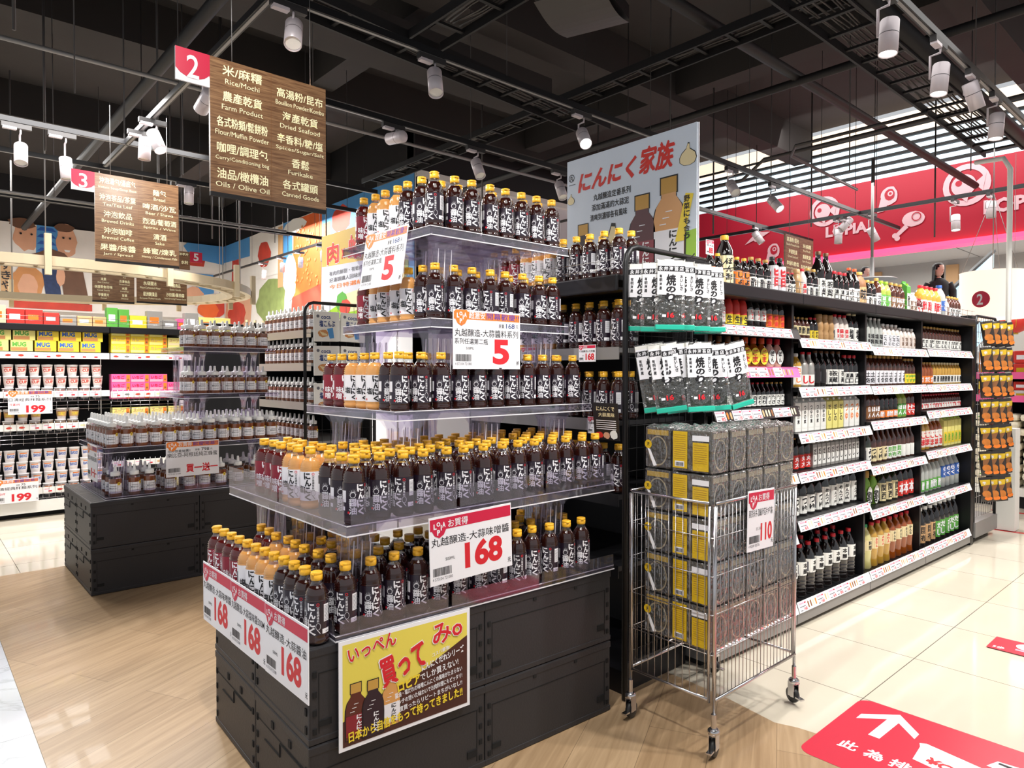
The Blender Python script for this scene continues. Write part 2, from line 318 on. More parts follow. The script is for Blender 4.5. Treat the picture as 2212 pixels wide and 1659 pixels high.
# mural wall on the left (faces -Y) and the one that runs away from us (faces -X)
g = M(); g.box(-8, 6.9, 19.7, 19.9, 0, 4.88, 'mural_white'); g.box(-8, 6.8, 19.5, 19.7, 4.86, 5.95, 'black_paint'); struct(g, 'wall_left')
g = M(); g.box(6.8, 13, 10.1, 10.3, 0, 4.88, 'mall_white'); g.box(6.8, 7.0, 10.1, 19.7, 0, 4.88, 'mall_white'); g.box(6.7, 13, 10.0, 10.1, 4.82, 4.92, 'paper_white'); g.box(6.7, 13, 10.05, 10.3, 4.92, 5.95, 'black_paint'); g.box(6.7, 6.8, 10.1, 19.6, 4.86, 5.95, 'black_paint'); struct(g, 'wall_back')
def mural(label, loc, rz, w, h, items):
    m = M(); m.rect(0, 0, w, h, items[0]); m.poly([(0, 0), (0, 0), (0, 0)], items[0])
    m.f.pop(); m.mi.pop(); m.sm.pop()
    m.box(0, w, .002, .02, 0, h, 'paper_white')
    for k, (mt, pts) in enumerate(items[1:]): m.poly([(a * w, b * h) for a, b in pts], mt, (k + 1) * 3)
    return m
def blob(cx, cy, rx, ry, n=18, seed=1, j=.12):
    r = random.Random(seed); return [(cx + rx * math.cos(2 * PI * i / n) * (1 + r.uniform(-j, j)), cy + ry * math.sin(2 * PI * i / n) * (1 + r.uniform(-j, j))) for i in range(n)]
ML = mural('', 0, 0, 5.15, 2.0, ['mural_white',
    ('mural_skin', blob(.115, .86, .05, .17, seed=5)), ('mural_brown', blob(.1, 1.0, .05, .06, seed=51)), ('mural_blue', [(.15, .58), (.235, .58), (.235, 1), (.155, 1)])]
    + [('paper_blue', [(.155, .62 + k * .08), (.23, .62 + k * .08), (.215, .66 + k * .08), (.17, .66 + k * .08)]) for k in range(5)]
    + [('mural_skin', blob(.27, .84, .04, .2, seed=6)), ('mural_brown', blob(.262, 1.0, .04, .05, seed=61)), ('paper_white', [(.26, .74), (.285, .74), (.28, .715), (.265, .715)]), ('mural_brown', [(.1, .62), (.3, .58), (.26, .7), (.2, .74), (.16, .68)]),
    ('paper_tan', [(.02, .1), (.06, .1), (.06, .56), (.02, .58)]), ('mural_bread', blob(.12, .32, .065, .2, seed=7)), ('mural_skin', blob(.12, .28, .04, .14, seed=8)), ('mural_cloth', [(.17, .55), (.23, .57), (.25, .12), (.19, .1)]),
    ('mural_brown', [(.24, .56), (.33, .56), (.36, .1), (.26, .1)]), ('mural_skin', blob(.245, .42, .018, .12, seed=9)), ('mural_red', [(.05, .02), (.37, .02), (.37, .1), (.06, .12)]), ('mural_red', [(.80, .7), (.88, .7), (.9, .94), (.82, .9)]),
    ('mural_blue', [(.84, .3), (.93, .35), (.93, .6), (.84, .6)]), ('mural_skin', blob(.83, .3, .05, .12, seed=12)), ('mural_red', blob(.95, .2, .05, .16, seed=13)), ('mural_blue', [(.78, .95), (.82, .8), (.98, .75), (1, 1), (.8, 1)]), ('mural_orange', blob(.9, .12, .05, .12, seed=15))])
ML.vtext('すきやき', .022 * 5.15, 1.1, .18, .22, K, 70, bold=.02)
for q in ((.095, .88), (.135, .88), (.257, .88), (.283, .88)): ML.disc(q[0] * 5.15, q[1] * 2, .025, K, 75, n=10)
ML.build('wall_mural', None, (1.6, 19.44, 2.85), 0, label='long photo collage mural with pagoda, bread and smiling face above the far left shelves', category='wall mural')
MR = mural('', 0, 0, 9.4, 2.25, ['mural_white',
    ('mural_red', [(.06, .5), (.12, .55), (.14, .9), (.07, .9)]), ('mural_skin', [(.0, .0), (.2, .0), (.22, .4), (.02, .35)]), ('mural_red', blob(.1, .15, .07, .14, seed=41)), ('mural_blue', [(.0, .8), (.2, .78), (.2, 1), (0, 1)]), ('mural_green', blob(.34, .22, .09, .26, seed=21)), ('mural_white', [(.22, .5), (.4, .5), (.42, 1), (.24, 1)]),
    ('mural_red', blob(.3, .75, .04, .14, seed=22)), ('paper_tan', [(.385, .35), (.415, .35), (.42, .98), (.39, .98)]), ('mural_blue', [(.42, .4), (.47, .4), (.47, 1), (.42, 1)]), ('mural_orange', [(.47, -.0), (.62, -.0), (.63, .99), (.48, .99)]), ('mural_red', [(.46, 0), (.62, 0), (.62, .3), (.47, .22)]),
    ('mural_white', blob(.46, .42, .035, .24, seed=25)), ('paper_white', blob(.49, .93, .06, .07, seed=26)), ('mural_blue', [(.63, .0), (1, 0), (1, 1), (.63, 1)]), ('mural_bread', [(.63, .5), (.67, .5), (.67, .85), (.635, .85)]), ('mural_red', blob(.72, .84, .045, .12, seed=28)), ('mural_green', blob(.9, .3, .08, .2, seed=29))])
for k in range(60): q = random.Random(k); MR.disc((.49 + q.uniform(0, .12)) * 9.4, q.uniform(.3, .9) * 2.25, q.uniform(.015, .045), 'mural_bread', 60, n=7)
MR.build('wall_mural', None, (6.66, 19.4, 2.6), FX, label='photo collage mural with a tall orange drink glass, left of the garlic sauce stack', category='wall mural')
# red fascia over the far end (faces -X), icons and letters
g = M(); g.box(13.0, 13.25, -6, 12, 3.58, 4.83, 'fascia_red'); struct(g, 'wall_right')
g = M(); g.box(12.94, 13.3, -6, 12, 3.5, 3.575, 'neon_pink'); struct(g, 'trim_1')
mat('icon_white', 'f5c9d3', .5)
class IM(M):
    n_ = 0
    def add(s, vs, fs, m, smooth=False):
        s.n_ += 1; return M.add(s, [(a, -s.n_ * .004, c) for a, b, c in vs], fs, m, smooth)
def icon(kind, Y, z, s, label):
    m = IM()
    if kind == 'fish':
        m.ring(0, 0, .5, .13, 'icon_white'); m.disc(-.06, 0, .26, 'icon_white', 1); m.poly([(.15, 0), (.4, .2), (.34, -.2)], 'icon_white', 1); m.disc(-.16, .06, .07, 'fascia_red', 2); m.poly([(-.1, -.3), (.08, -.12), (.02, -.42)], 'icon_white', 2)
    elif kind == 'steak': m.poly(blob(0, .08, .3, .36, seed=4, j=.06) , 'icon_white'); m.poly([(-.3, 0), (-.42, -.5), (-.2, -.48), (.05, -.1)], 'icon_white'); m.poly(blob(.02, .12, .18, .22, seed=4, j=.05), 'fascia_red', 1); m.disc(.05, .15, .1, 'icon_white', 2); m.disc(.05, .15, .05, 'fascia_red', 3)
    elif kind == 'drumstick': m.poly(blob(.1, .1, .36, .26, seed=9, j=.05), 'icon_white'); m.poly([(-.15, -.05), (-.05, -.17), (-.42, -.48), (-.5, -.38)], 'icon_white'); m.disc(-.48, -.4, .09, 'icon_white'); m.disc(-.4, -.5, .09, 'icon_white'); m.ring(.2, .16, .15, .03, 'fascia_red', 1)
    elif kind == 'bird': m.disc(0, 0, .2, 'icon_white'); m.poly([(-.5, -.25), (-.1, .1), (.1, -.05)], 'icon_white', 1); m.poly([(.1, .15), (.5, .1), (.1, -.1)], 'icon_white', 1); m.poly([(-.05, .15), (.05, .15), (0, .34)], 'icon_white', 1)
    else: m.text(kind, -.5, -.5, 1.0, 1.0, 'icon_white', 0, bold=.05); m.v = [(a * len(kind) * .75, b, c) for a, b, c in m.v]
    m.v = [(a * s, b, c * s) for a, b, c in m.v]
    m.build('wall_emblem', None, (12.985, Y, z), FX, label=label, category='wall emblem')
icon('fish', 5.75, 4.42, .56, 'white round fish emblem on the red wall band, above LO letters')
icon('steak', 4.62, 4.46, .46, 'white steak outline emblem high on the red wall band')
icon('fish', 3.45, 4.45, .68, 'large white round fish emblem at the right of the red wall band')
icon('drumstick', 4.28, 3.98, .5, 'white drumstick emblem under the steak emblem on the red band')
icon('bird', 7.1, 4.15, .55, 'small white bird emblem at the left of the red wall band')
icon('steak', 6.75, 3.78, .42, 'white cutlet emblem low on the left of the red wall band')
icon('LOPIA', 5.35, 4.02, .2, 'small white LOPIA lettering in the middle of the red wall band')
icon('LOPIA', 2.78, 4.04, .23, 'large white LOPIA lettering at the right end of the red band')
# louvred clerestory above the fascia
f = M(); f.box(13.35, 13.4, -6, 12, 4.83, 5.62, 'sky_panel'); struct(f, 'window_1')
for k in range(6):
    g = M(); z = 4.93 + k * .14; g.box(13.05, 13.12, -6, 12, z, z + .045, 'black_paint'); g.build('window_louvre', kind='structure') if k else g.build('window_frame', kind='structure')
f = M(); f.box(13.06, 13.34, -6, 12, 5.62, 5.9, 'sky_warm'); struct(f, 'trim_2')
# mall beyond: glazing, back wall, columns
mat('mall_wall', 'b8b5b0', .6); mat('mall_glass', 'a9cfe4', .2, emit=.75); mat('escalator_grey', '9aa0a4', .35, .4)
f = M(); f.box(22, 22.2, -8, 12, 0, 4.6, 'mall_wall')
for k in range(9): f.box(21.9, 22, -6 + k * 2, -5.7 + k * 2, 0, 4.4, 'paper_tan')
struct(f, 'wall_far')
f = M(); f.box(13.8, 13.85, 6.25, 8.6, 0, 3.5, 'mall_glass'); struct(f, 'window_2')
# ================================================================ open ceiling services
def beam(x0, x1, y0, y1, z0, z1, label, m='ceil_dark', name='ceiling_beam'):
    b = M(); b.box(x0, x1, y0, y1, z0, z1, m); b.build(name, kind='structure')
for y0, y1 in ((2.2, 2.5), (6.0, 6.35), (9.3, 9.7), (13.2, 13.6)): beam(-7, 13, y0, y1, 5.4, 5.95, '')
for x0, x1 in ((.2, .5), (4.4, 4.75), (8.6, 8.95)): beam(x0, x1, -8, 19.6, 5.5, 5.95, '')
def tagm(mb, name, label, cat, loc=(0, 0, 0), rz=0., group=None, parent=None): return mb.build(name, parent, loc, rz, label=label, category=cat, group=group)
def track(a, b, label):
    m = M(); m.bar(a, b, .045, .045, 'black_metal'); o = tagm(m, 'lighting_track', label, 'lighting track')
    a = Vector(a); b = Vector(b); d = b - a; n = max(2, int(d.length / 1.6)); s = M(); s.bar(a - Vector((0, 0, .024)), b - Vector((0, 0, .024)), .02, .004, 'steel_grey'); s.build('conductor_strip', o)
    h = M()
    for i in range(n): p = a + d * ((i + .5) / n); h.tube([p, (p.x, p.y, 5.95)], .004, 'conduit', 4)
    h.build('hanger_rod', o)
TZ = 3.62
track((-1, 3.95, TZ), (11.5, 3.95, TZ), 'long black lighting track crossing above the garlic sauce stack')
track((1.7, 5.25, TZ), (11.5, 5.3, TZ), 'black lighting track running just beyond the hanging aisle two sign')
track((3.4, 1.54, TZ), (12, 1.54, TZ), 'black lighting track over the right hand aisle with four large spots')
track((-3, 7.45, TZ), (4.4, 7.45, TZ), 'black lighting track above the aisle three sign')
track((-3, 8.5, TZ), (5.4, 8.5, TZ), 'black lighting track just behind the aisle three sign')
track((1.65, 3.2, TZ), (1.65, 8.4, TZ), 'black lighting track running diagonally past the aisle two sign')
track((-3, 10.6, TZ), (6, 10.6, TZ), 'black lighting track over the wooden ring frame')
track((6.1, 9.9, 3.9), (6.1, 18.5, 3.9), 'black lighting track in front of the orange drink mural')
track((10, 1.0, TZ), (10, 7.0, TZ), 'black lighting track before the red wall band')
def ladder(pts, wd, label, cables=8):
    m = M(); P = [Vector(p) for p in pts]; o = thing('cable_tray', label, 'cable tray')
    for i in range(len(P) - 1):
        a, b = P[i], P[i + 1]; d = (b - a).normalized(); n = Vector((-d.y, d.x, 0)) * wd / 2
        for s in (-1, 1): m.bar(a + n * s, b + n * s, .02, .07, 'duct_dark')
        k = int((b - a).length / .3)
        for j in range(k): p = a + (b - a) * (j + .5) / k; m.bar(p - n, p + n, .03, .02, 'duct_dark')
    m.build('side_rails', o)
    c = M(); r = random.Random(5)
    for q in range(cables):
        pp = []
        for i in range(len(P) - 1):
            a, b = P[i], P[i + 1]; d = (b - a); n = Vector((-d.y, d.x, 0)).normalized(); k = max(2, int(d.length / .5))
            for j in range(k): pp.append(a + d * j / k + n * ((q + .5) / cables - .5) * wd * .85 + n * r.uniform(-.02, .02) + Vector((0, 0, .02 + r.uniform(0, .03))))
        c.tube(pp, .009, 'conduit', 4)
    c.build('cable_bundle', o)
ladder([(3.3, 2.16, 3.95), (9.5, 2.16, 3.95)], .36, 'cable tray full of cables above the right hand shelf aisle', 9)
ladder([(.5, 4.45, 4.0), (5.6, 4.9, 4.0)], .3, 'cable tray curving behind the row of white track spots', 6)
ladder([(3.1, .8, 4.0), (3.1, 3.9, 4.0), (3.1, 4.5, 4.0)], .3, 'short cable tray at the top centre crossing towards the track', 7)
ladder([(5.2, -1, 4.2), (5.2, 9, 4.2)], .26, 'cable tray running crosswise high above the shelf unit', 5)
def pipe(pts, r, label, m='duct_dark', name='ceiling_pipe', n=10):
    b = M(); b.tube(pts, r, m, n); tagm(b, name, label, 'pipe')
pipe([(4.0, 1.95, 4.0), (12.5, 1.95, 4.0)], .07, 'thick dark pipe beside the right hand cable tray')
pipe([(-6, 3.2, 4.3), (12.5, 3.2, 4.3)], .05, 'dark pipe running over the garlic poster')
pipe([(2.0, -3, 4.5), (2.0, 18, 4.5)], .06, 'dark pipe crossing the ceiling behind the aisle two sign')
pipe([(6.6, -3, 4.25), (6.6, 9.8, 4.25)], .04, 'thin dark pipe crossing over the shelf unit')
pipe([(8.2, .5, 4.1), (8.2, 4.4, 4.1), (8.2, 4.7, 3.9), (8.2, 8.5, 3.9)], .022, 'bent grey conduit before the bright louvres', 'conduit')
pipe([(7.4, 2.3, 3.9), (7.4, 3.6, 3.9), (7.7, 3.8, 3.9), (9.8, 3.9, 3.9)], .018, 'grey conduit with a sharp bend near the cable tray', 'conduit')
pipe([(-3, 9.2, 3.35), (4, 9.2, 3.35)], .018, 'slim pale conduit above the wooden ring frame', 'steel_grey')
pipe([(-3, 6.9, 4.1), (8, 6.9, 4.1)], .02, 'slim grey conduit high at the left', 'steel_grey')
pipe([(-3, 12.5, 4.0), (5.5, 12.5, 4.0)], .03, 'dark pipe in front of the collage mural')
for i, (y0, y1, x0, x1, z) in enumerate([(-2, 18, -2.6, -1.9, 4.95), (-2, 2, 5.9, 6.5, 4.9), (6.5, 7.1, -.8, 6.5, 4.95)]):
    b = M(); b.box(x0, x1, y0, y1, z, z + .35, 'ceil_dark'); tagm(b, 'air_duct', ['wide dark air duct over the far left of the shop', 'short dark air duct at the top right', 'long dark air duct running behind the aisle two sign'][i], 'air duct')
r = random.Random(11)
for i in range(34):
    x = [-.6, .1, .6, 1.1, 2.2, 2.9, 3.6, 4.3, 5.6, 6.2, 7.1, 8.0, 8.8, 9.6, 10.6, 11.3][i % 16]; y = (5.6 + (i * .9) % 8) if x < 6 else 1.9 + (i * 1.3) % 6
    b = M(); b.tube([(x, y, 3.35 + r.uniform(0, .6)), (x, y, 5.94)], .006 if i % 3 else .012, 'conduit', 5)
    tagm(b, 'hanger_rod', 'thin grey steel rod hanging straight down from the dark ceiling', 'hanger rod', group='steel rods hanging from the ceiling')
b = M(); b.box(-.28, .28, -.24, .24, .06, .16, 'duct_dark'); P = [(-.28 + .56 * i / 8, -.02 - .05 * math.sin(PI * i / 8) * -1) for i in range(9)]
for i in range(8): b.add([(P[i][0], -.24, .04 - .05 * math.sin(PI * i / 8)), (P[i + 1][0], -.24, .04 - .05 * math.sin(PI * (i + 1) / 8)), (P[i + 1][0], .24, .04 - .05 * math.sin(PI * (i + 1) / 8)), (P[i][0], .24, .04 - .05 * math.sin(PI * i / 8))], [(0, 3, 2, 1)], 'conduit')
b.box(-.03, .03, -.03, .03, .16, 2.1, 'duct_dark'); tagm(b, 'ceiling_speaker', 'black box speaker with a curved face hanging at the top centre', 'speaker', (3.55, 3.25, 3.85), .35)
# ---------------------------------------------------------------- track spots
mat('spot_white', 'cfc6cb', .35, .15); mat('lamp_lens', 'fffaf0', .4, emit=9.); mat('spot_grey', '2a2829', .5)
def spot(x, y, z, tilt, yaw, label, on=False, r=.052, h=.2, ztop=TZ - .03, watt=0, target=None, blend=.5):
    t = thing('track_spotlight', label, 'spotlight', (x, y, ztop), 0)
    a = M(); a.box(-.11, .11, -.02, .02, -.04, 0, 'spot_grey'); a.box(-.1, .0, -.021, .021, -.055, -.035, 'spot_white'); a.build('track_adapter', t)
    s = M(); hz = z - ztop; s.tube([(.03, 0, -.04), (.03, 0, -.075), (.03, .06, -.08), (.03, .06, hz + .02)], .008, 'spot_white', 6); s.build('bracket_arm', t)
    hd = M(); hd.lathe([(0, h / 2), (r * .9, h / 2), (r, h / 2 - .008), (r, -h / 2), (r * .93, -h / 2), (r * .9, -h / 2 + .012)], 'spot_white', 20, caps=False); hd.lathe([(r * 1.002, .012), (r * 1.002, .016)], 'spot_grey', 20, caps=False)
    if target: d = Vector(target) - Vector((x, y, z)); e = d.to_track_quat('-Z', 'Y').to_euler()
    else: e = (tilt, 0, yaw)
    b = hd.build('lamp_head', t, (.03, 0, hz), 0); b.rotation_euler = e
    l = M(); l.disc(0, 0, r * .9, 'lamp_lens' if on else 'paper_white'); l.v = [(a, c, -h / 2 + .014) for a, bb, c in l.v]; l.f = [tuple(reversed(q)) for q in l.f]; l.build('lens', b)
    if watt:
        L = bpy.data.lights.new('spot_lamp', 'SPOT'); L.energy = watt; L.spot_size = math.radians(78); L.spot_blend = blend; L.shadow_soft_size = .045; L.color = (1, .965, .91)
        q = bpy.data.objects.new('spot_lamp', L); COL.objects.link(q); q.parent = b; q.location = (0, 0, -h / 2 - .01)
SP = [(1.74, 3.95, 3.42, (.9, 2.4, .6), 'white track spot at the very top, left of centre', 0, 0), (2.77, 3.95, 3.42, (2.3, 3.0, .9), 'white track spot hanging centrally above the garlic sauce stack', 0, 0),
 (4.3, 3.95, 3.38, (3.2, 2.2, 1.2), 'lit white track spot at the left edge of the garlic poster', 1, 0), (6.67, 3.95, 3.38, (5.5, 2.2, 1.2), 'white track spot in front of the bright louvres, right of the poster', 0, 0),
 (7.6, 3.95, 3.36, (7.2, 2.0, 1.2), 'white track spot second to the right of the poster', 1, 0), (3.27, 5.25, 3.48, (3.1, 6.5, 3.6), 'small white square head turned away on the rear track', 0, 0), (4.2, 5.25, 3.39, (4.0, 3.9, 1), 'white track spot on the rear track above the stack centre', 0, 0),
 (5.36, 5.25, 3.38, (5, 4, 1), 'white track spot on the rear track just left of the poster', 0, 0), (9.59, 5.25, 3.42, (10, 4.4, 2), 'white spot tilted down at far right of the rear track', 0, 0),
 (4.24, 1.53, 3.33, (4.0, 1.6, 0), 'largest lit white spot at the top right', 1, 0), (5.13, 1.53, 3.34, (4.8, 1.7, 0), 'second lit white spot along the right aisle track', 1, 0), (5.87, 1.53, 3.43, (6.4, 1.3, 2.2), 'short lit spot tilted sideways on the right aisle track', 1, 0),
 (6.48, 1.53, 3.35, (6.3, 1.7, 0), 'furthest spot on the right aisle track before the louvres', 1, 0), (.78, 7.45, 3.33, (.6, 6, 0), 'white spot at the far left edge, left one of two', 0, 0), (1.12, 7.45, 3.27, (1.3, 7.2, 0), 'white spot just left of the aisle three sign', 0, 0),
 (2.48, 8.45, 3.45, (2.3, 8.1, 0), 'white spot between the two hanging aisle signs', 0, 0), (1.65, 5.25, 3.38, (1.55, 6.7, 2.75), 'bright lit spot tucked behind the red number two plate', 1, 0), (1.65, 6.93, 3.44, (1.5, 7.0, 0), 'white spot hanging straight down beside the tilted pair', 0, 0),
 (1.65, 6.54, 3.41, (2.1, 5.6, 1.6), 'tilted white spot above the aisle three sign', 1, 0), (10, 2.78, 3.3, (9.6, 2.6, 0), 'lit spot before the red band above the drum lamp', 1, 0), (10, 3.77, 3.3, (11, 3.2, 1.5), 'tilted white spot under the drumstick emblem', 0, 0),
 (10, 4.24, 3.34, (9.8, 4.3, 0), 'straight white spot right of the far aisle sign', 0, 0), (10, 4.14, 3.5, (9.2, 5, 2.2), 'sideways white spot right of the far aisle sign', 0, 0), (10, 2.4, 3.4, (10, 2.4, 0), 'small white spot by the LOPIA letters at the far right', 0, 0),
 (6.1, 15.3, 3.6, (5.7, 15, 0), 'distant white spot left of the orange drink mural', 0, 0), (6.1, 13.4, 3.65, (6.5, 14.4, 2), 'tilted white spot before the collage mural', 0, 0), (6.1, 11.7, 3.65, (6.0, 11.6, 0), 'white spot before the blue top of the mural', 1, 0), (6.1, 14.3, 3.65, (6.6, 15.6, 2), 'tilted distant white spot beside the drink mural', 0, 0),
 (6.1, 12.4, 3.65, (6.2, 12.2, 0), 'white spot over the orange drink in the mural', 0, 0)]
for x, y, z, tg, lb, on, wt in SP: spot(x, y, z, 0, 0, lb, bool(on), target=tg, ztop=(3.87 if x == 6.1 else TZ - .03), watt=(0 if (x > 9 or z == 3.48) else 45 if (x == 1.65 and y == 5.25) else 130 if x != 6.1 else 110))
for x, y, z, tg, lb in [(.4, 1.2, 3.4, (1.7, 1.6, .6), 'white spot above the camera side of the garlic stack'), (2.6, .4, 3.35, (2.4, 1.5, .8), 'added unseen spot in front of the wire basket of seaweed packs'), (3.4, -.3, 3.4, (3.5, 1.9, 1.0), 'added spot out of frame lighting the near shelf bay'), (4.9, -.3, 3.4, (4.9, 1.9, 1.0), 'added spot out of frame lighting the middle shelf bays'), (6.4, -.3, 3.4, (6.2, 1.9, 1.0), 'added spot out of frame lighting the last shelf bay'), (.9, 2.7, 3.4, (1.58, 3.8, 2.72), 'white spot out of sight above, shining on the aisle two sign'), (-.4, 3.95, 3.4, (1.0, 2.5, .9), 'added unseen spot to the left of the garlic stack')]:
    spot(x, y, z, 0, 0, lb, True, target=tg, watt=(45 if y == 2.7 else 180))  # shelf bay, basket and stack-left spots are unseen, added for their light
# ================================================================ crates
def crate_build(L=.645, D=.465, H=.29):
    t = thing('folding_crate', '', 'crate')
    m = M(); m.box(0, L, 0, D, 0, H, 'crate_plastic', .006); rim = H * .24
    m.box(-.002, L + .002, -.002, D + .002, H - .03, H - .004, 'crate_plastic', .003); m.box(-.002, L + .002, -.002, D + .002, .0, .02, 'crate_plastic', .003)
    for z, w in ((H * .72, .0015),): m.box(.03, L - .03, -.0012, .01, z, z + .003, 'slot_black'); m.box(-.0012, .01, .03, D - .03, z, z + .003, 'slot_black')
    m.box(.03, .032, -.0012, .01, .03, H * .72, 'slot_black'); m.box(L - .035, L - .032, -.0012, .01, .03, H * .72, 'slot_black')
    for x in (.012, L - .024):
        for z in (.03, .085, .14, .2): m.box(x, x + .012, -.003, .005, z, z + .018, 'slot_black')
    m.box(.03, .07, -.003, .005, .05, .068, 'slot_black'); m.box(L - .075, L - .035, -.003, .005, .05, .075, 'slot_black')
    for y in (.015, D - .027):
        for z in (.03, .085, .14, .2): m.box(-.003, .005, y, y + .012, z, z + .022, 'slot_black')
    m.box(-.003, .004, .04, D * .5, H * .70, H * .71, 'slot_black'); m.box(-.003, .004, D * .5, D * .8, H * .55, H * .56, 'slot_black'); m.box(-.003, .004, D * .5, D * .505, H * .55, H * .7, 'slot_black')
    for y in (D * .3, D * .62): m.box(-.003, .006, y, y + .02, H * .78, H * .86, 'slot_black')
    for x in (L * .35, L * .68): m.box(x, x + .014, -.003, .005, H * .86, H * .9, 'slot_black')
    m.build('crate_body', t)
    g = M()
    for i in range(12): y = .02 + i * (D - .04) / 12; g.box(.01, L - .01, y, y + (D - .04) / 12 - .006, H - .003, H + .001, 'crate_plastic')
    g.build('slatted_lid', t)
    return t
CR = Kind(crate_build)
def crates(x0, y0, n, rz, z2, who, keep):
    for k, lv in enumerate(('bottom', 'top')):
        for i in range(n):
            for j in range(2):
                if (i, j) not in keep: continue
                p = Vector((i * .648, j * .468, 0)); p.rotate(Matrix.Rotation(rz, 3, 'Z'))
                lab = {(0, 0): 'at the near left corner', (1, 0): 'right of the near corner crate', (2, 0): 'third along the front', (0, 1): 'behind the near left corner crate'}[(i, j)]
                CR.put((x0 + p.x, y0 + p.y, .0025 + k * .2925), rz, f'black folding crate {lab}, {lv} layer under the {who}')
crates(.884, 1.892, 2, -.045, 0, 'garlic sauce stack', {(0, 0), (1, 0), (0, 1)})
crates(.868, 4.92, 2, 0, 0, 'honey bottle stack', {(0, 0), (1, 0), (0, 1)})
# ================================================================ sauce bottles with printed labels
def bottle_prof(r, h): return [(r * .80, 0), (r * .95, .004), (r, .010), (r, .017), (r * .93, .021), (r, .026), (r * .985, .03), (r * .985, .129), (r, .131), (r * .915, .1345), (r, .1385), (r * .91, .142), (r * .985, .146), (r * .88, .150), (r * .93, .154), (r * .8, .159), (r * .82, .162), (r * .66, .168), (r * .56, .174)]
def sauce(name, cat, liq, lab, col, big, side, kind):
    r, h = .0355, .212
    def b():
        t = thing(name, '', cat)
        m = M(); P = bottle_prof(r, h); m.lathe(P, liq, 22, caps=True); m.build('bottle_body', t)
        n = M(); n.lathe([(r * .56, .174), (r * .44, .181), (r * .42, .190)], 'clear_glass', 16, caps=False); n.build('bottle_neck', t)
        c = M(); c.lathe([(.0165, .187), (.0178, .189), (.0178, .203), (.0168, .2035), (.0176, .205), (.0176, .211), (.016, h)], 'cap_yellow', 18); c.box(-.006, .006, -.0205, -.016, .2045, .2085, 'cap_yellow'); c.build('cap', t)
        q = M(); R = r * 1.0; hw = PI * r * .999
        q.poly([(-hw, .030), (hw, .030), (hw, .129), (-hw, .129)], lab, 0)
        # big brush lettering, right of centre; second word low left; burst drawing above it
        z = .127
        for i, ch in enumerate(big): q.text(ch, -.001 + (.003 if i % 2 else 0), z - .024, .0225, .0235, col, 1, bold=.045, shear=-.1); z -= .0242
        for i, ch in enumerate(side): q.text(ch, -.0265, .083 - .025 * (i + 1), .0235, .024, col, 1, bold=.016); q.text(ch, -.0261, .0834 - .025 * (i + 1), .0235, .024, col, 1.4, bold=.016)
        if kind == 'soy':
            for k in range(9): a = -1.9 + k * .45; q.poly([(-.014 + .006 * math.sin(a), .094 + .005 * math.cos(a)), (-.014 + .014 * math.sin(a + .14), .098 + .015 * math.cos(a)), (-.014 + .007 * math.sin(a + .3), .095 + .006 * math.cos(a))], W, 1)
            q.ring(-.0145, .093, .009, .0014, W, 1)
        # to the right: logo, small vertical line, nutrition panel, date patch
        q.ring(.030, .121, .0045, .0016, RD if kind != 'miso' else 'pink_print', 1); q.rect(.025, .1135, .0105, .0006, col, 1)
        q.vtext('万能調味料', .0268, .112, .0068, .0088, col, 1, bold=.016)
        q.ring(.0305, .056, .0072, .001, col, 1, rz=.0105); q.poly([(.028, .047), (.037, .036), (.0362, .034), (.027, .046)], col, 1)
        q.rect(.048, .068, .021, .052, W, 1)
        for k in range(11): q.rect(.050, .0715 + k * .0042, .017, .0012, 'grey_print', 2)
        q.rect(.043, .033, .025, .014, W, 1); q.rect(.054, .038, .011, .0018, 'grey_print', 2)
        q.rect(-.056, .07, .019, .036, 'salt_label' if kind != 'salt' else 'grey_print', 1); q.rect(-.054, .045, .013, .012, W, 1); q.rect(-.031, .036, .0065, .0065, RD, 1)
        q.wrap(R, .0065); q.build('label', t)
        return t
    return Kind(b)
SOY = sauce('soy_sauce_bottle', 'sauce bottle', 'soy_dark', 'soy_label', W, 'にんにく', '醤油', 'soy')
SALT = sauce('salt_sauce_bottle', 'sauce bottle', 'salt_cream', 'salt_label', K, 'にんにく', '塩', 'salt')
MISO = sauce('miso_sauce_bottle', 'sauce bottle', 'miso_red', 'miso_label', W, 'にんにく', '味噌', 'miso')
rb = random.Random(42)
def nm(k): return {id(SOY): 'dark garlic soy sauce bottle', id(SALT): 'cream garlic salt sauce bottle', id(MISO): 'red garlic miso sauce bottle'}[id(k)]
def put(k, x, y, z, lab, group, face=0):
    yaw = -math.atan2(x, y) + rb.choice([-.75, -.3, -.1, 0, .1, .15, .25, .3, .35]) + face
    k.put((x, y, z), yaw, lab, group)
def flavor(y, b1, b2): return SOY if y < b1 else SALT if y < b2 else MISO
# lowest level: left column stands straight on the crate behind the price cards
Z0 = .5885
for j in range(12):
    y = 1.925 + j * .0755; k = SOY if j < 4 else SALT if j < 8 else MISO
    put(k, .926 - j * .0012, y, Z0, f'{nm(k)} behind the left price cards, {ordn(j)} from the near corner', 'bottles in the outer left column on the crates', -.45)
# columns further in, on the base tray
Zb = .602
for i in range(13):
    x = 1.022 + i * .0855
    for j in range(4 if i > 2 else 9):
        y = 1.93 - .045 * (x - .9) + j * .083 + (.02 if j else 0) + rb.uniform(-.008, .008)
        if i in (4, 8, 11) and j == 1: continue
        if j >= 6 and i > 0: continue
        k = SOY if (i > 2 or j < 4) else SALT if j < 7 else MISO
        row = ['front row', 'second row', 'third row', 'fourth row', 'fifth row', 'sixth row', 'seventh row', 'eighth row', 'ninth row'][j]
        put(k, x + rb.uniform(-.008, .008), y, Zb, f'{nm(k)} on the lowest tray, {row}, {ordn(i)} from the left end', 'bottles on the lowest tray')
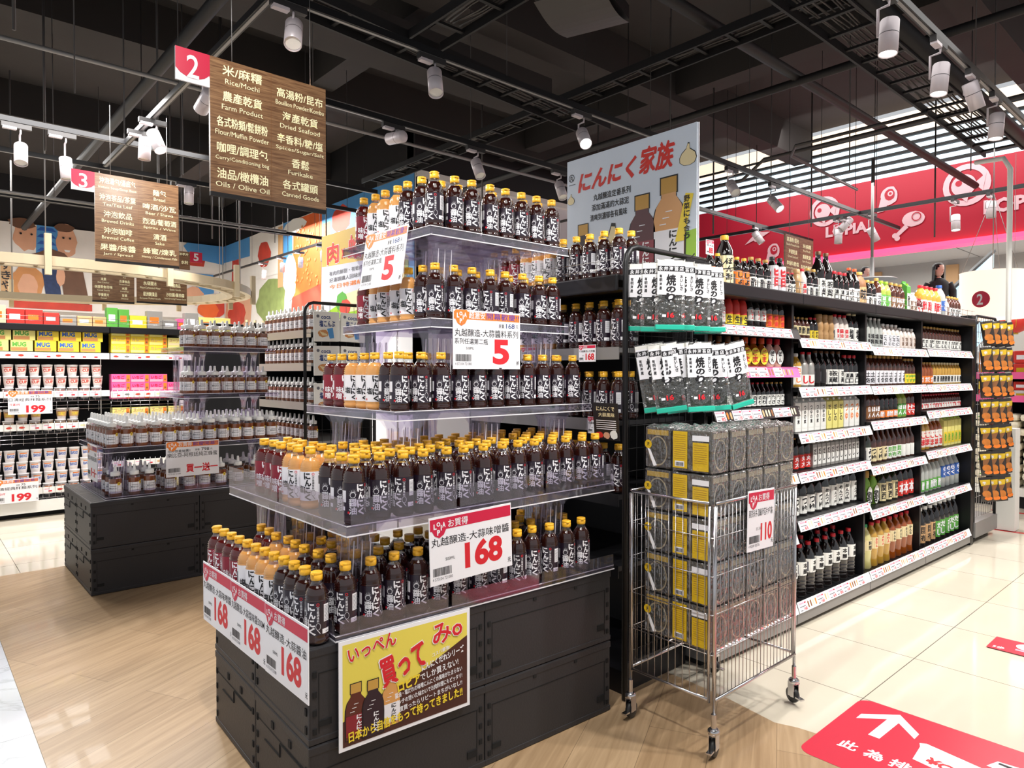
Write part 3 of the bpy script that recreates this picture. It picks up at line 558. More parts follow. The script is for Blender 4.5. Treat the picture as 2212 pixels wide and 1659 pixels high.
# ---------------------------------------------------------------- clear acrylic tiers
def tray(name, label, x0, x1, y0, y1, ztop, zfoot, guard=0., legs=None, th=.012, lip=.03, rz=0.):
    t = thing(name, label, 'display stand', (x0, y0, 0), rz)
    Lx, Ly = x1 - x0, y1 - y0; m = M()
    m.box(0, Lx, 0, Ly, ztop - .004, ztop, 'clear_acrylic')
    for a in (m.box(0, Lx, -.003, 0, ztop - lip, ztop + .006, 'clear_acrylic'), m.box(-.003, 0, 0, Ly, ztop - lip, ztop + .006, 'clear_acrylic'), m.box(0, Lx, Ly, Ly + .003, ztop - lip, ztop + .006, 'clear_acrylic')): pass
    for k in range(int(Lx / .13)): m.box(.13 * (k + .5), .13 * (k + .5) + .002, .01, Ly - .01, ztop - .014, ztop - .004, 'clear_acrylic')
    for k in range(int(Ly / .13)): m.box(.01, Lx - .01, .13 * (k + .5), .13 * (k + .5) + .002, ztop - .013, ztop - .004, 'clear_acrylic')
    m.box(-.004, Lx + .004, -.005, -.003, ztop - lip, ztop - lip + .004, 'salt_label'); m.box(-.004, Lx, -.004, -.003, ztop + .002, ztop + .005, 'salt_label'); m.box(-.0045, -.003, 0, Ly, ztop - lip, ztop - lip + .004, 'salt_label'); m.box(-.0045, -.003, 0, Ly, ztop + .003, ztop + .005, 'salt_label')
    m.build('tray_plate', t)
    if legs:
        for lx, ly in legs:
            g = M(); zt = ztop - .005; zb = zfoot
            P = [(.05, zb), (.045, zt - .10), (.05, zt - .06), (.085, zt - .02), (.12, zt)]
            for s0, s1, ax in ((-1, 1, 0), (-1, 1, 1)):
                for sd in (-1, 1):
                    for (a, za), (b, zb2) in zip(P[:-1], P[1:]):
                        q = [(-a, sd * .04, za), (a, sd * .04, za), (b, sd * .04, zb2), (-b, sd * .04, zb2)]
                        if ax: q = [(y, x, z) for x, y, z in q]
                        g.add(q, [(0, 1, 2, 3)], 'clear_acrylic')
            for sd in (-1, 1):     # V ribs moulded into the columns
                for k in range(3):
                    a = -.04 + k * .03; g.bar((a, sd * .041, zb), (a + .015, sd * .041, zt - .06), .0025, .0025, 'salt_label'); g.bar((a + .03, sd * .041, zb), (a + .015, sd * .041, zt - .06), .0025, .0025, 'clear_acrylic')
                    g.bar((sd * .041, a, zb), (sd * .041, a + .015, zt - .06), .0025, .0025, 'clear_acrylic')
            g.build('support_leg', t, (lx - x0, ly - y0, 0))
    if guard:
        g = M(); n = 3
        for k in range(n): a = Lx * k / n + .01; b = Lx * (k + 1) / n - .004; g.box(a, b, -.006, -.004, ztop, ztop + guard, 'clear_acrylic')
        g.build('front_guard', t)
        g = M()
        for k in range(2): a = Ly * k / 2 + .01; b = Ly * (k + 1) / 2 - .004; g.box(-.006, -.004, a, b, ztop, ztop + guard, 'clear_acrylic')
        g.build('side_guard', t)
    return t
Tz = [.5995, .93, 1.26, 1.592, 1.925]
tray('acrylic_tray', 'clear base tray lying on the crates under the garlic sauces', .968, 2.19, 1.885, 2.72, Tz[0], .588, .05, None, lip=.014, rz=-.045)
tray('acrylic_stand', 'wide clear acrylic tier on flared legs, second level of garlic stack', 1.0, 2.24, 1.872, 2.86, Tz[1], Tz[0], .085, [(1.09, 1.99), (1.09, 2.33), (1.09, 2.66), (1.53, 1.99), (1.95, 1.97), (2.17, 2.3)])
tray('acrylic_stand', 'clear acrylic tier with card and bottles, middle level of garlic stack', 1.262, 2.26, 2.02, 2.70, Tz[2], Tz[1], .0, [(1.36, 2.12), (1.36, 2.55), (1.74, 2.12), (2.12, 2.12), (1.74, 2.55)])
tray('acrylic_stand', 'clear acrylic tier, second highest level of garlic stack', 1.43, 2.14, 2.045, 2.70, Tz[3], Tz[2], .0, [(1.52, 2.13), (1.52, 2.6), (1.78, 2.13), (2.05, 2.13), (2.05, 2.6)])
tray('acrylic_stand', 'topmost clear acrylic tier carrying the highest garlic bottles', 1.43, 2.14, 2.045, 2.70, Tz[4], Tz[3], .0, [(1.52, 2.13), (1.52, 2.6), (1.82, 2.2), (2.05, 2.6)])
RW = ['front row', 'second row', 'third row', 'fourth row', 'fifth row', 'sixth row', 'seventh row', 'eighth row', 'ninth row', 'tenth row', 'eleventh row']
def tier(x0, dx, n, y0, dy, rows, z, nmz, b1, b2, skip=(), rowsleft=None, nleft=3):
    for i in range(n):
        for j in range(rowsleft if (rowsleft and i < nleft) else rows):
            if (i, j) in skip: continue
            x = x0 + i * dx + rb.uniform(-.006, .006); y = y0 + j * dy + rb.uniform(-.006, .006)
            k = flavor(y, b1, b2) if i < 3 else (SOY)
            put(k, x, y, z + .0012, f'{nm(k)} on the {nmz}, {RW[j]}, {ordn(i)} from left', f'bottles on the {nmz}', -.3 if i == 0 and j > 1 else 0)
tier(1.048, .0865, 14, 1.915, .0775, 6, Tz[1], 'second tier', 2.19, 2.4, skip={(0, 3), (1, 3), (5, 1), (9, 2)}, rowsleft=10, nleft=2)
tier(1.315, .0875, 11, 2.07, .085, 2, Tz[2], 'middle tier', 2.2, 2.44, rowsleft=7, nleft=1)
tier(1.48, .0875, 8, 2.09, .085, 2, Tz[3], 'second highest tier', 2.2, 2.52, rowsleft=7, nleft=1)
tier(1.48, .0875, 8, 2.09, .085, 2, Tz[4], 'topmost tier', 2.3, 2.56, skip={(0, 0), (3, 1), (5, 1)}, rowsleft=7, nleft=1)
put(SOY, 1.476, 2.088, Tz[4] + .0012, 'dark garlic soy sauce bottle at the very front corner of the topmost tier', None)
# ================================================================ price cards
def logo(m, x, z, s, colr, l=3):
    m.poly([(x + s * a, z + s * b) for a, b in [(-.5, .42), (-.45, .5), (.45, .5), (.5, .42), (.5, 0), (.3, -.34), (0, -.5), (-.3, -.34), (-.5, 0)]], colr, l)
    m.text('L', x - .36 * s, z + .0 * s, .2 * s, .3 * s, W, l + 1, bold=.06); m.ring(x - .04 * s, z + .26 * s, .12 * s, .06 * s, W, l + 1); m.text('P', x - .14 * s, z - .34 * s, .2 * s, .3 * s, W, l + 1, bold=.06)
    m.text('I', x + .1 * s, z - .1 * s, .07 * s, .3 * s, W, l + 1, bold=.05); m.text('A', x + .2 * s, z + .05 * s, .22 * s, .3 * s, W, l + 1, bold=.05)
def card(w, h, head, sub, price, unit='元', style='red', lines=(), size='500ML', code='4 573104 721080', small=None):
    m = M(); m.box(0, w, 0, .003, 0, h, W)
    u = h
    hc = 'card_band' if style == 'red' else 'orange_print'; bz = .80 if style == 'red' else .84
    m.rect(.015 * u, bz * u, w - .03 * u, (.97 - bz) * u, hc, 1)
    logo(m, .17 * u, (bz + .02) * u, .27 * u, hc, 2)
    m.text(head, .33 * u, (bz + .015) * u, .36 * u, .12 * u, W, 2, bold=.012)
    if style != 'red' and small: m.text(small, .72 * u, (bz + .015) * u, w - .75 * u, .115 * u, 'purple_print', 2, bold=.006)
    m.text(sub, .03 * u, (.56 if style == 'red' else .55) * u, w - .08 * u, .13 * u, K, 1, bold=.006)
    for t, x, z, ww, hh, c in lines: m.text(t, x * u, z * u, ww * u, hh * u, c, 1, bold=.008)
    m.text(size, .27 * u, (.335 if style == 'red' else .33) * u, .17 * u, .045 * u, K, 1, bold=.0)
    m.barcode(.05 * u, .13 * u, .33 * u, .12 * u, 1, 22); m.text(code, .04 * u, .065 * u, .35 * u, .045 * u, 'grey_print', 1, bold=0)
    px, pz, pw, ph = price[1:]
    m.text(price[0], px * u, pz * u, pw * u, ph * u, RD, 1, bold=.055); m.text(unit, w - .09 * u, .07 * u, .065 * u, .075 * u, K, 1)
    return m
def holder(m, w, h): m.rect(0, h, w, .012, 'clear_film', 0, y=0); return m
c = card(.345, .225, 'お買得', '丸越醸造-大蒜味噌醬', ('168', .62, .14, .72, .4)); c.xf(Matrix.Rotation(-.03, 4, 'Y'))
c.build('price_card', None, (1.277, 1.832, .70), -.035, label='large white 168 price card with red band hanging on the front of the garlic stack', category='price card')
for i, (y, n) in enumerate([(2.80, '丸越醸造-大蒜味噌醬'), (2.492, '丸越醸造-大蒜塩味醬500M'), (2.178, '丸越醸造-大蒜醬油')]):
    c = card(.315, .228, 'お買得', n, ('168', .56, .13, .62, .4), size='500ML')
    c.build('price_card', None, (.873 - i * .002, y, .433), (0, 0, FX), label=['pale blue shadowed 168 price card at the far left on the crates, miso garlic', 'middle 168 price card on the left crates, salt garlic, partly covered', 'nearest 168 price card on the left crates, soy garlic'][i], category='price card')
ln = [('原價:', .78, .72, .13, .07, K), ('168', .95, .72, .2, .085, 'navy_print'), ('元', 1.18, .725, .06, .06, K), ('系列任選第二瓶', .03, .42, .62, .1, K)]
c = card(.31, .228, '超激安', '丸越醸造-大蒜醬料系列', ('5', .72, .1, .35, .42), '折', 'o', ln, small='開幕歡慶!!'); c.xf(Matrix.Rotation(-.15, 4, 'X'))
c.build('price_card', None, (1.388, 2.49, 1.731), (0, 0, FX), label='tilted orange and white second bottle half price card on the upper left tiers', category='price card')
ln[3] = ('系列任選第二瓶', .03, .42, .72, .1, K)
c = card(.334, .222, '超激安', '丸越醸造-大蒜醬料系列', ('5', .86, .08, .38, .44), '折', 'o', [(a, x + .22, b, c_, d, e) if i < 3 else (a, x, b, c_, d, e) for i, (a, x, b, c_, d, e) in enumerate(ln)], small='開幕歡慶!!')
c.build('price_card', None, (1.522, 2.036, 1.412), 0, label='orange and white second bottle half price card hung in the middle of the garlic stack', category='price card')
# shop-made poster on the crates
mat('pop_yellow', 'e8d65a', .45); mat('pop_brown', '4a2620', .45, noise=.3, bscale=18); mat('pop_purple', '2e1a26', .45)
p = M(); w_, h_ = .482, .335; p.box(0, w_, 0, .003, 0, h_, W); p.rect(.012, .012, w_ - .024, h_ - .024, 'pop_yellow', 1)
p.poly([(.012, .012), (w_ - .012, .012), (w_ - .012, .245), (.24, .15), (.16, .14), (.012, .09)], 'pop_brown', 2)
def toon(m, x, z, s, body, lab, l, tx=None, cap='cap_gold', tc=W):
    B = [(-.5, 0), (.5, 0), (.52, 1.0), (.5, 1.45), (.42, 1.75), (.24, 2.0), (.24, 2.1), (-.24, 2.1), (-.24, 2.0), (-.42, 1.75), (-.5, 1.45), (-.52, 1.0)]
    m.poly([(x + a * s * 1.1, z + (b - .03) * s) for a, b in B], K, l); m.poly([(x + a * s, z + b * s) for a, b in B], body, l + 1)
    m.rect(x - .5 * s, z + .15 * s, s, .95 * s, lab, l + 2); m.rect(x - .3 * s, z + 2.08 * s, .6 * s, .5 * s, K, l); m.rect(x - .26 * s, z + 2.1 * s, .52 * s, .44 * s, cap, l + 1)
    for q in range(3): m.rect(x - .3 * s + q * .1 * s, z + (1.25 + q * .17) * s, .22 * s, .025 * s, W, l + 3)
    if tx: m.vtext(tx, x + .02 * s, z + 1.08 * s, .26 * s, .24 * s, tc, l + 3, bold=.04)
toon(p, .055, .03, .066, 'miso_red', 'miso_label', 3, 'にんにく'); toon(p, .175, .03, .064, 'salt_cream', 'salt_label', 3, 'にんにく', tc=K); toon(p, .112, .02, .068, 'pop_purple', 'pop_purple', 7, 'にんにく')
p.text('いっぺん', .03, .262, .17, .05, W, 7, bold=.045, rot=.12); p.text('いっぺん', .032, .264, .165, .046, RD, 8, bold=.02, rot=.12)
p.text('買って', .145, .150, .17, .10, W, 7, bold=.045, rot=.2); p.text('買って', .148, .153, .165, .094, RD, 8, bold=.05, rot=.2); p.text('みo', .33, .235, .125, .075, W, 7, bold=.045, rot=.12); p.text('みo', .333, .238, .12, .07, RD, 8, bold=.02, rot=.12)
p.text('コスパ最強!', .33, .205, .07, .014, W, 4, bold=.02, rot=.17); p.text('にんにくだれシリーズ', .29, .168, .17, .024, W, 4, bold=.03, rot=.15); p.text('ロピア', .2, .125, .085, .034, 'paper_yellow', 8, bold=.04, rot=.12); p.text('でしか買えない!', .285, .138, .15, .024, W, 4, bold=.02, rot=.1)
for k, s_ in enumerate(['醤油・塩だれの味噌にんにくの風味がたまらない', 'パンチの効いた味わいでお肉料理にもピッタリ!', '一度買ったらリピートまちがいなし!!']): p.text(s_, .19, .108 - k * .024, .26, .018, W, 4, bold=.02, rot=.08)
p.text('日本から自信をもって持ってきました!!', .03, .022, .42, .034, 'paper_yellow', 9, bold=.04, rot=.05)
p.build('price_poster', None, (.968, 1.868, .254), -.045, label='yellow and brown hand lettered sales poster taped to the front crates', category='poster')
# ================================================================ shelf unit on the right
GO = Vector((2.3, 1.79, 0)); GA = -.0297
def gw(u, v, z=0.): p = Vector((u, v, z)); p.rotate(Matrix.Rotation(GA, 3, 'Z')); return GO + p
def strip(m, x0, x1, z, seed, style=0, hgt=.058):    # slanting price rail with small tickets, front of a shelf whose top is z
    r = random.Random(seed); s = M(); W_ = x1 - x0
    s.box(0, W_, 0, .002, 0, hgt, W if style == 0 else 'paper_pink' if style == 1 else 'paper_black')
    x = .01
    while x < W_ - .09:
        tw = .085
        s.rect(x, .004, tw, hgt - .008, W, 1); s.rect(x + .004, hgt - .017, tw * .62, .009, 'pink_print', 2); s.rect(x + tw * .7, hgt - .016, tw * .22, .007, 'card_band', 2)
        s.rect(x + .006, hgt * .45, tw * .75, .0045, 'grey_print', 2); s.text(r.choice(['95', '168', '88', '85', '118', '198', '65', '120', '268', '180']), x + tw * .5, .006, tw * .42, .017, RD, 2, bold=.03)
        s.rect(x + .006, .007, tw * .28, .005, 'grey_print', 2); x += tw + .004
        n = r.choice([0, 1, 2, 0])
        for k in range(n * 2):
            if x > W_ - .03: break
            s.poly([(x + .006, .012), (x + .018, .012), (x + .02, hgt - .016), (x + .012, hgt - .01), (x + .004, hgt - .018)], r.choice(['paper_tan', 'paper_cream', 'paper_orange', 'paper_brown', 'paper_tan']), 1); x += .028
    s.xf(Matrix.Rotation(-.35, 4, 'X')); s.xf(Matrix.Translation((x0, -.022, z - hgt + .006)))
    m.merge(s)
mat('shelf_black', '17171a', .38, .2)
def bay(name, label, u0, u1, shelves, top=True, deep=.52, seed=0, styles={}):
    t = thing(name, label, 'shelf unit', gw(u0, 0), GA); L = u1 - u0
    b = M(); b.box(0, L, .56, .60, .1, 1.80, 'black_paint')
    for k in range(8): b.box(0, L, .556, .56, .3 + k * .19, .304 + k * .19, 'shelf_black')
    b.build('back_panel', t)
    k_ = M(); k_.box(0, L, .05, .58, 0, .022, 'slot_black'); k_.box(0, L, -.01, .58, .022, .105, 'steel_grey'); k_.box(L - .002, L, -.011, -.01, .022, .1, 'slot_black'); k_.build('base_plinth', t)
    s = M(); strip(s, .005, L - .005, .135, seed + 50, 0); s.box(0, L, 0, .55, .1, .108, 'shelf_black'); s.build('price_strip', t)
    for i, z in enumerate(shelves):
        s = M(); s.box(.002, L - .002, .0, deep, z - .022, z, 'shelf_black'); s.box(.002, L - .002, -.004, 0, z - .05, z, 'shelf_black'); o = s.build('shelf', t)
        p = M(); strip(p, .008, L - .008, z, seed + i, styles.get(i, 0)); p.build('price_strip', o)
    if top:
        s = M(); s.box(0, L, -.02, .6, 1.80, 1.822, 'shelf_black', .004); s.box(0, L, -.03, -.015, 1.765, 1.825, 'shelf_black', .006); s.box(0, L, -.02, .1, 1.765, 1.775, 'shelf_black')
        o = s.build('top_shelf', t); f = M()
        for zz in (1.85, 1.885): f.tube([(0, -.022, zz), (L, -.022, zz)], .0016, 'chrome_wire', 4)
        for k in range(int(L / .11) + 1): f.tube([(k * .11 + .01, -.022, 1.82), (k * .11 + .01, -.022, 1.89)], .0014, 'chrome_wire', 4)
        f.build('wire_fence', o)
    u = M(); u.box(-.012, .012, .03, .56, .105, 1.8, 'shelf_black'); u.box(-.014, .014, .5, .57, .105, 1.8, 'black_metal'); u.build('upright', t)
    return t
bayA = [1.63, 1.425, 1.215, .85, .52]; bayB = [1.585, 1.315, 1.062, .845, .58]; bayC = [1.56, 1.31, 1.085, .80, .52]; bayD = [1.565, 1.308, 1.118, .825, .505]
bay('shelf_unit', 'black shelf unit bay nearest the wire basket, with pink price rail', .53, 1.34, bayA, seed=1, styles={0: 2, 1: 1, 2: 2})
bay('shelf_unit', 'second black shelf unit bay, cartons and tall red capped soy at its base', 1.34, 2.26, bayB, seed=20)
bay('shelf_unit', 'third black shelf unit bay, golden cooking wine bottles at its base', 2.26, 3.19, bayC, seed=40)
BD = bay('shelf_unit', 'last black shelf unit bay, ending at the tall upright panel', 3.19, 4.14, bayD, seed=60)
g = M(); g.box(0, .07, -.01, 1.2, 0, 1.86, 'shelf_black', .003); g.build('end_panel', BD, (.955, 0, 0))
# ---------------------------------------------------------------- goods
def prof(shape, r, h):
    if shape == 's': return [(r * .9, 0), (r, .006), (r, h * .55), (r * .9, h * .66), (r * .45, h * .80), (r * .36, h * .9), (r * .36, h * .93)]
    if shape == 'b': return [(r * .9, 0), (r, .006), (r, h * .6), (r * .92, h * .7), (r * .62, h * .82), (r * .42, h * .88), (r * .42, h * .91)]
    if shape == 'p': 
        P = [(r * .85, 0), (r, .01)]; 
        for k in range(5): z = h * (.05 + k * .065); P += [(r, z), (r * .93, z + h * .025), (r, z + h * .05)]
        return P + [(r, h * .42), (r * .98, h * .66), (r * .8, h * .76), (r * .5, h * .85), (r * .33, h * .9), (r * .33, h * .93)]
    if shape == 'g': return [(r * .85, 0), (r, .01), (r * .9, h * .2), (r, h * .42), (r, h * .6), (r * .95, h * .7), (r * .6, h * .83), (r * .34, h * .89), (r * .34, h * .93)]
    if shape == 'o': return [(r * .8, 0), (r * 1.0, h * .08), (r * 1.08, h * .3), (r * .98, h * .5), (r * .85, h * .66), (r * .5, h * .76), (r * .42, h * .8)]
    if shape == 'w': return [(r * .95, 0), (r, .004), (r, h * .28), (r * .86, h * .36), (r, h * .45), (r, h * .62), (r * .86, h * .7), (r * .75, h * .8), (r * .7, h * .84)]
    return [(r * .95, 0), (r, .004), (r, h * .75), (r * .85, h * .8)]
def goods(name, cat, shape, r, h, body, cap, lab, txt='', tc=K, lz=(.12, .5), parts=True):
    def b():
        t = thing(name, '', cat)
        if shape in 'cx':
            m = M(); H = h * (.82 if shape == 'c' else 1); m.box(-r, r, -r, r, 0, H, body, .002)
            if shape == 'c': m.add([(-r, -r, H), (r, -r, H), (r, r, H), (-r, r, H), (-r, 0, h * .95), (r, 0, h * .95)], [(0, 1, 5, 4), (2, 3, 4, 5), (0, 4, 3), (1, 2, 5)], body); m.box(-r, r, -.002, .002, h * .93, h, body)
            m.build('carton_body', t)
            q = M()
            if cap and shape == 'c': c = M(); c.lathe([(.009, 0), (.009, .012)], cap, 10); c.v = [(a, bb - r * .55, z + h * .86) for a, bb, z in c.v]; c.build('cap', t)
            q.rect(-r * .9, h * lz[0], r * 1.8, h * (lz[1] - lz[0]), lab, 1, y=-r - .0005)
            n = len(txt)
            if n: ch = h * (lz[1] - lz[0]) * .8 / n; q.vtext(txt, -min(r * .55, ch * .5), h * lz[1] - ch * .1, min(r * 1.1, ch), ch, tc, 2, y=-r - .0005)
            q.build('label', t); return t
        P = prof(shape, r, h); sy = .62 if shape == 'o' else 1; m = M(); m.lathe(P, body, 14, sy=sy); m.build('bottle_body', t)
        c = M(); zr = P[-1][1]; cr = max(P[-1][0] * 1.12, .009); c.lathe([(cr, zr), (cr, h * .985), (cr * .92, h)], cap, 12); c.build('cap', t)
        q = M(); z0, z1 = h * lz[0], h * lz[1]
        if shape == 'o':
            q.poly([(r * .86 * math.cos(2 * PI * i / 16), (z0 + z1) / 2 + (z1 - z0) / 2 * math.sin(2 * PI * i / 16)) for i in range(16)], lab, 0, y=-r * sy * 1.07)
            if txt: n = len(txt); ch = (z1 - z0) * .8 / n; q.vtext(txt, -ch * .42, z1 - ch * .2, ch * .84, ch, tc, 2, y=-r * sy * 1.07)
        else:
            hw = PI * r * .97; q.poly([(-hw, z0), (hw, z0), (hw, z1), (-hw, z1)], lab, .6)
            if txt:
                n = len(txt); ch = (z1 - z0) * .86 / n; cw = min(ch, r * 1.1); q.vtext(txt, -cw / 2, z1 - (z1 - z0) * .06, cw, ch, tc, 1.6, bold=.04)
            q.rect(-r * 1.35, z0 + (z1 - z0) * .1, r * .35, (z1 - z0) * .7, 'grey_print', 1.4); q.rect(r * .95, z0 + (z1 - z0) * .15, r * .3, (z1 - z0) * .6, tc, 1.4)
            q.wrap(r * 1.004, r * .35)
        q.build('label', t); return t
    return Kind(b)
mat('bamboo_tan', 'b98f5c', .4, coat=.3); mat('pink_clear', 'e3a79a', .12, coat=1.0); mat('green_liquid', '9fb04a', .1, coat=1.0); mat('milk_pink', 'eadcd4', .25, coat=.5); mat('silver_pack', 'b9b6b1', .3, .6)
mat('deep_green', '232b14', .08, coat=1.0); mat('yellow_carton', 'efe58a', .4)
G_ = {}
def gd(key, desc, *a, **k): G_[key] = (goods(*a, **k), desc, a[3], a[2])
gd('gsauce', 'brown capped cream labelled sauce bottle', 'sauce_bottle', 'bottle', 'b', .027, .165, 'amber_dark', 'cap_gold', 'paper_white', 'たれ', RD, lz=(.1, .55))
gd('redtop', 'red topped sauce bottle with yellow label', 'sauce_bottle', 'bottle', 'b', .027, .165, 'paper_red', 'cap_red', 'paper_yellow', '生', K, lz=(.05, .36))
gd('pinklab', 'gold capped dark sauce bottle with pink collar', 'sauce_bottle', 'bottle', 'b', .026, .16, 'black_liquid', 'cap_gold', 'paper_white', 'しゃぶ', RD, lz=(.22, .58))
gd('orangelab', 'white capped dark bottle with orange label', 'sauce_bottle', 'bottle', 'b', .026, .165, 'black_liquid', 'cap_white', 'paper_orange', '黄金', RD, lz=(.05, .48))
gd('yakipear', 'brown capped rounded sauce bottle with yellow label', 'sauce_bottle', 'bottle', 'o', .035, .155, 'amber', 'cap_brown', 'paper_yellow', 'ごま', K, lz=(.08, .66))
gd('orangepear', 'orange capped rounded sauce bottle with yellow label', 'sauce_bottle', 'bottle', 'o', .035, .155, 'amber', 'cap_orange', 'paper_yellow', 'ごま', RD, lz=(.08, .66))
gd('pinkpear', 'pink capped rounded plum dressing bottle', 'dressing_bottle', 'bottle', 'o', .035, .155, 'pink_clear', 'cap_red', 'paper_white', 'ぽん', K, lz=(.1, .62))
gd('tinyred', 'small dark bottle with white label and red cap', 'sauce_bottle', 'bottle', 's', .02, .13, 'black_liquid', 'cap_red', 'paper_white', 'のり', K, lz=(.06, .5))
gd('tinytan', 'small dark bottle with white label and tan cap', 'sauce_bottle', 'bottle', 's', .02, .13, 'black_liquid', 'cap_gold', 'paper_white', 'わさ', K, lz=(.06, .5))
gd('creamsm', 'small gold capped bottle with cream label', 'sauce_bottle', 'bottle', 'b', .02, .125, 'amber_dark', 'cap_gold', 'paper_cream', '酢', K, lz=(.2, .6))
gd('yellowred', 'small red capped bottle with yellow label', 'sauce_bottle', 'bottle', 'b', .022, .13, 'black_liquid', 'cap_red', 'paper_yellow', 'から', K, lz=(.06, .42))
gd('bamboo', 'tan bamboo shaped vinegar bottle', 'vinegar_bottle', 'bottle', 'w', .029, .155, 'bamboo_tan', 'bamboo_tan', 'bamboo_tan', '', K, lz=(.2, .22))
gd('redwhite', 'white sauce bottle with red cap', 'sauce_bottle', 'bottle', 'b', .027, .165, 'milk_pink', 'cap_red', 'paper_white', '醤油', RD, lz=(.1, .5))
gd('mint', 'dark bottle with pale cap and grey label', 'sauce_bottle', 'bottle', 'b', .03, .185, 'black_liquid', 'paper_cream', 'paper_white', '塩', K, lz=(.06, .5))
gd('clearw', 'clear dressing bottle with white cap and lettering', 'dressing_bottle', 'bottle', 's', .027, .195, 'clear_liquid', 'cap_white', 'clear_liquid', '塩糀', K, lz=(.08, .5))
gd('kouji', 'squat clear rice malt bottle with white cap', 'dressing_bottle', 'bottle', 'b', .029, .165, 'milk_pink', 'cap_white', 'salt_label', 'こうじ', K, lz=(.08, .56))
gd('milk', 'pale pink milky bottle with white cap', 'dressing_bottle', 'bottle', 'b', .029, .15, 'milk_pink', 'cap_white', 'milk_pink', '甘酒', 'cap_brown', lz=(.1, .6))
gd('goldamber', 'gold capped amber bottle with white label', 'sauce_bottle', 'bottle', 'b', .029, .175, 'amber_dark', 'cap_gold', 'paper_white', 'だし', K, lz=(.06, .46))
gd('shiro', 'orange and white broth bottle', 'broth_bottle', 'bottle', 'b', .036, .19, 'oil_gold', 'cap_white', 'paper_white', '白だし', 'paper_orange', lz=(.08, .62))
gd('silverred', 'silver and red soy dispenser bottle', 'soy_bottle', 'bottle', 's', .033, .2, 'silver_pack', 'cap_red', 'paper_white', 'し', RD, lz=(.05, .35))
gd('tall', 'tall dark soy bottle without front label', 'soy_bottle', 'bottle', 's', .031, .21, 'black_liquid', 'cap_brown', 'paper_black', '', K, lz=(.1, .5))
gd('iwai', 'dark soy bottle with white brush label', 'soy_bottle', 'bottle', 's', .034, .21, 'black_liquid', 'cap_brown', 'paper_white', '祝蔵', K, lz=(.06, .48))
gd('redcap', 'dark soy bottle with red cap and white label', 'soy_bottle', 'bottle', 'b', .029, .19, 'black_liquid', 'cap_red', 'paper_white', '濃口', K, lz=(.05, .44))
gd('golddark', 'dark brown dressing bottle with gold cap, white label', 'dressing_bottle', 'bottle', 'b', .031, .2, 'amber_dark', 'cap_gold', 'salt_label', '土佐', K, lz=(.06, .5))
gd('goldyel', 'dark bottle with gold cap and yellow lemon label', 'dressing_bottle', 'bottle', 'b', .028, .185, 'amber_dark', 'cap_gold', 'paper_yellow', 'ゆず', 'paper_green', lz=(.06, .42))
gd('palelab', 'pale capped golden bottle with white label', 'dressing_bottle', 'bottle', 'b', .027, .165, 'oil_gold', 'paper_cream', 'paper_white', '酢', K, lz=(.06, .42))
gd('orgold', 'gold capped amber bottle with orange label', 'dressing_bottle', 'bottle', 'b', .027, .165, 'amber', 'cap_gold', 'paper_orange', 'だ', W, lz=(.06, .38))
gd('cartonw', 'white soup stock carton with yellow leaf mark', 'stock_carton', 'carton', 'c', .033, .2, 'paper_white', 'cap_white', 'paper_white', 'つゆの素', K, lz=(.1, .75))
gd('cartony', 'yellow soup stock carton', 'stock_carton', 'carton', 'c', .033, .2, 'yellow_carton', 'cap_white', 'yellow_carton', 'だしの', K, lz=(.1, .75))
gd('cartono', 'white soup stock carton with orange leaf mark', 'stock_carton', 'carton', 'c', .033, .2, 'paper_white', 'cap_white', 'paper_white', 'つゆ', 'paper_orange', lz=(.1, .75))
gd('cartons', 'slim silver stock carton', 'stock_carton', 'carton', 'c', .024, .165, 'silver_pack', 'cap_white', 'paper_white', 'だし', K, lz=(.1, .7))
gd('brownlab', 'gold capped dark bottle with brown label', 'ponzu_bottle', 'bottle', 'b', .033, .19, 'amber_dark', 'cap_gold', 'paper_brown', 'ほん', W, lz=(.05, .5))
gd('blackor', 'yellow capped black bottle with orange foot label', 'ponzu_bottle', 'bottle', 'b', .033, .19, 'black_liquid', 'cap_yellow', 'paper_orange', '酢', W, lz=(.05, .3))
gd('lime', 'lime capped green citrus bottle', 'ponzu_bottle', 'bottle', 'b', .034, .19, 'green_liquid', 'cap_lime', 'paper_green', 'ぽん', W, lz=(.05, .5))
gd('tomato', 'white capped bottle with tomato label', 'ponzu_bottle', 'bottle', 'b', .034, .195, 'amber_dark', 'cap_white', 'paper_red', 'トマ', W, lz=(.05, .48))
gd('redmini', 'small bottle with red cap and red label', 'chilli_bottle', 'bottle', 'b', .024, .115, 'miso_red', 'cap_red', 'paper_white', '辣', RD, lz=(.1, .45))
gd('redlab3', 'dark bottle with tan cap and red label', 'soy_bottle', 'bottle', 'b', .03, .19, 'black_liquid', 'cap_gold', 'paper_red', '丸大', W, lz=(.05, .45))
gd('greenwh', 'dark green bottle with white label', 'noodle_broth_bottle', 'bottle', 's', .036, .24, 'deep_green', 'deep_green', 'paper_white', 'みつ', K, lz=(.05, .45))
gd('yellab', 'dark brown bottle with cream yellow label', 'noodle_broth_bottle', 'bottle', 's', .034, .23, 'amber_dark', 'cap_brown', 'paper_cream', 'つゆ', K, lz=(.05, .44))
gd('greenlab', 'cream capped brown bottle with green label', 'noodle_broth_bottle', 'bottle', 's', .034, .23, 'amber_dark', 'paper_cream', 'paper_white', '昆布', 'paper_green', lz=(.05, .42))
gd('whitelab', 'gold capped brown bottle with plain white label', 'noodle_broth_bottle', 'bottle', 's', .032, .22, 'amber_dark', 'cap_gold', 'paper_white', '', K, lz=(.05, .42))
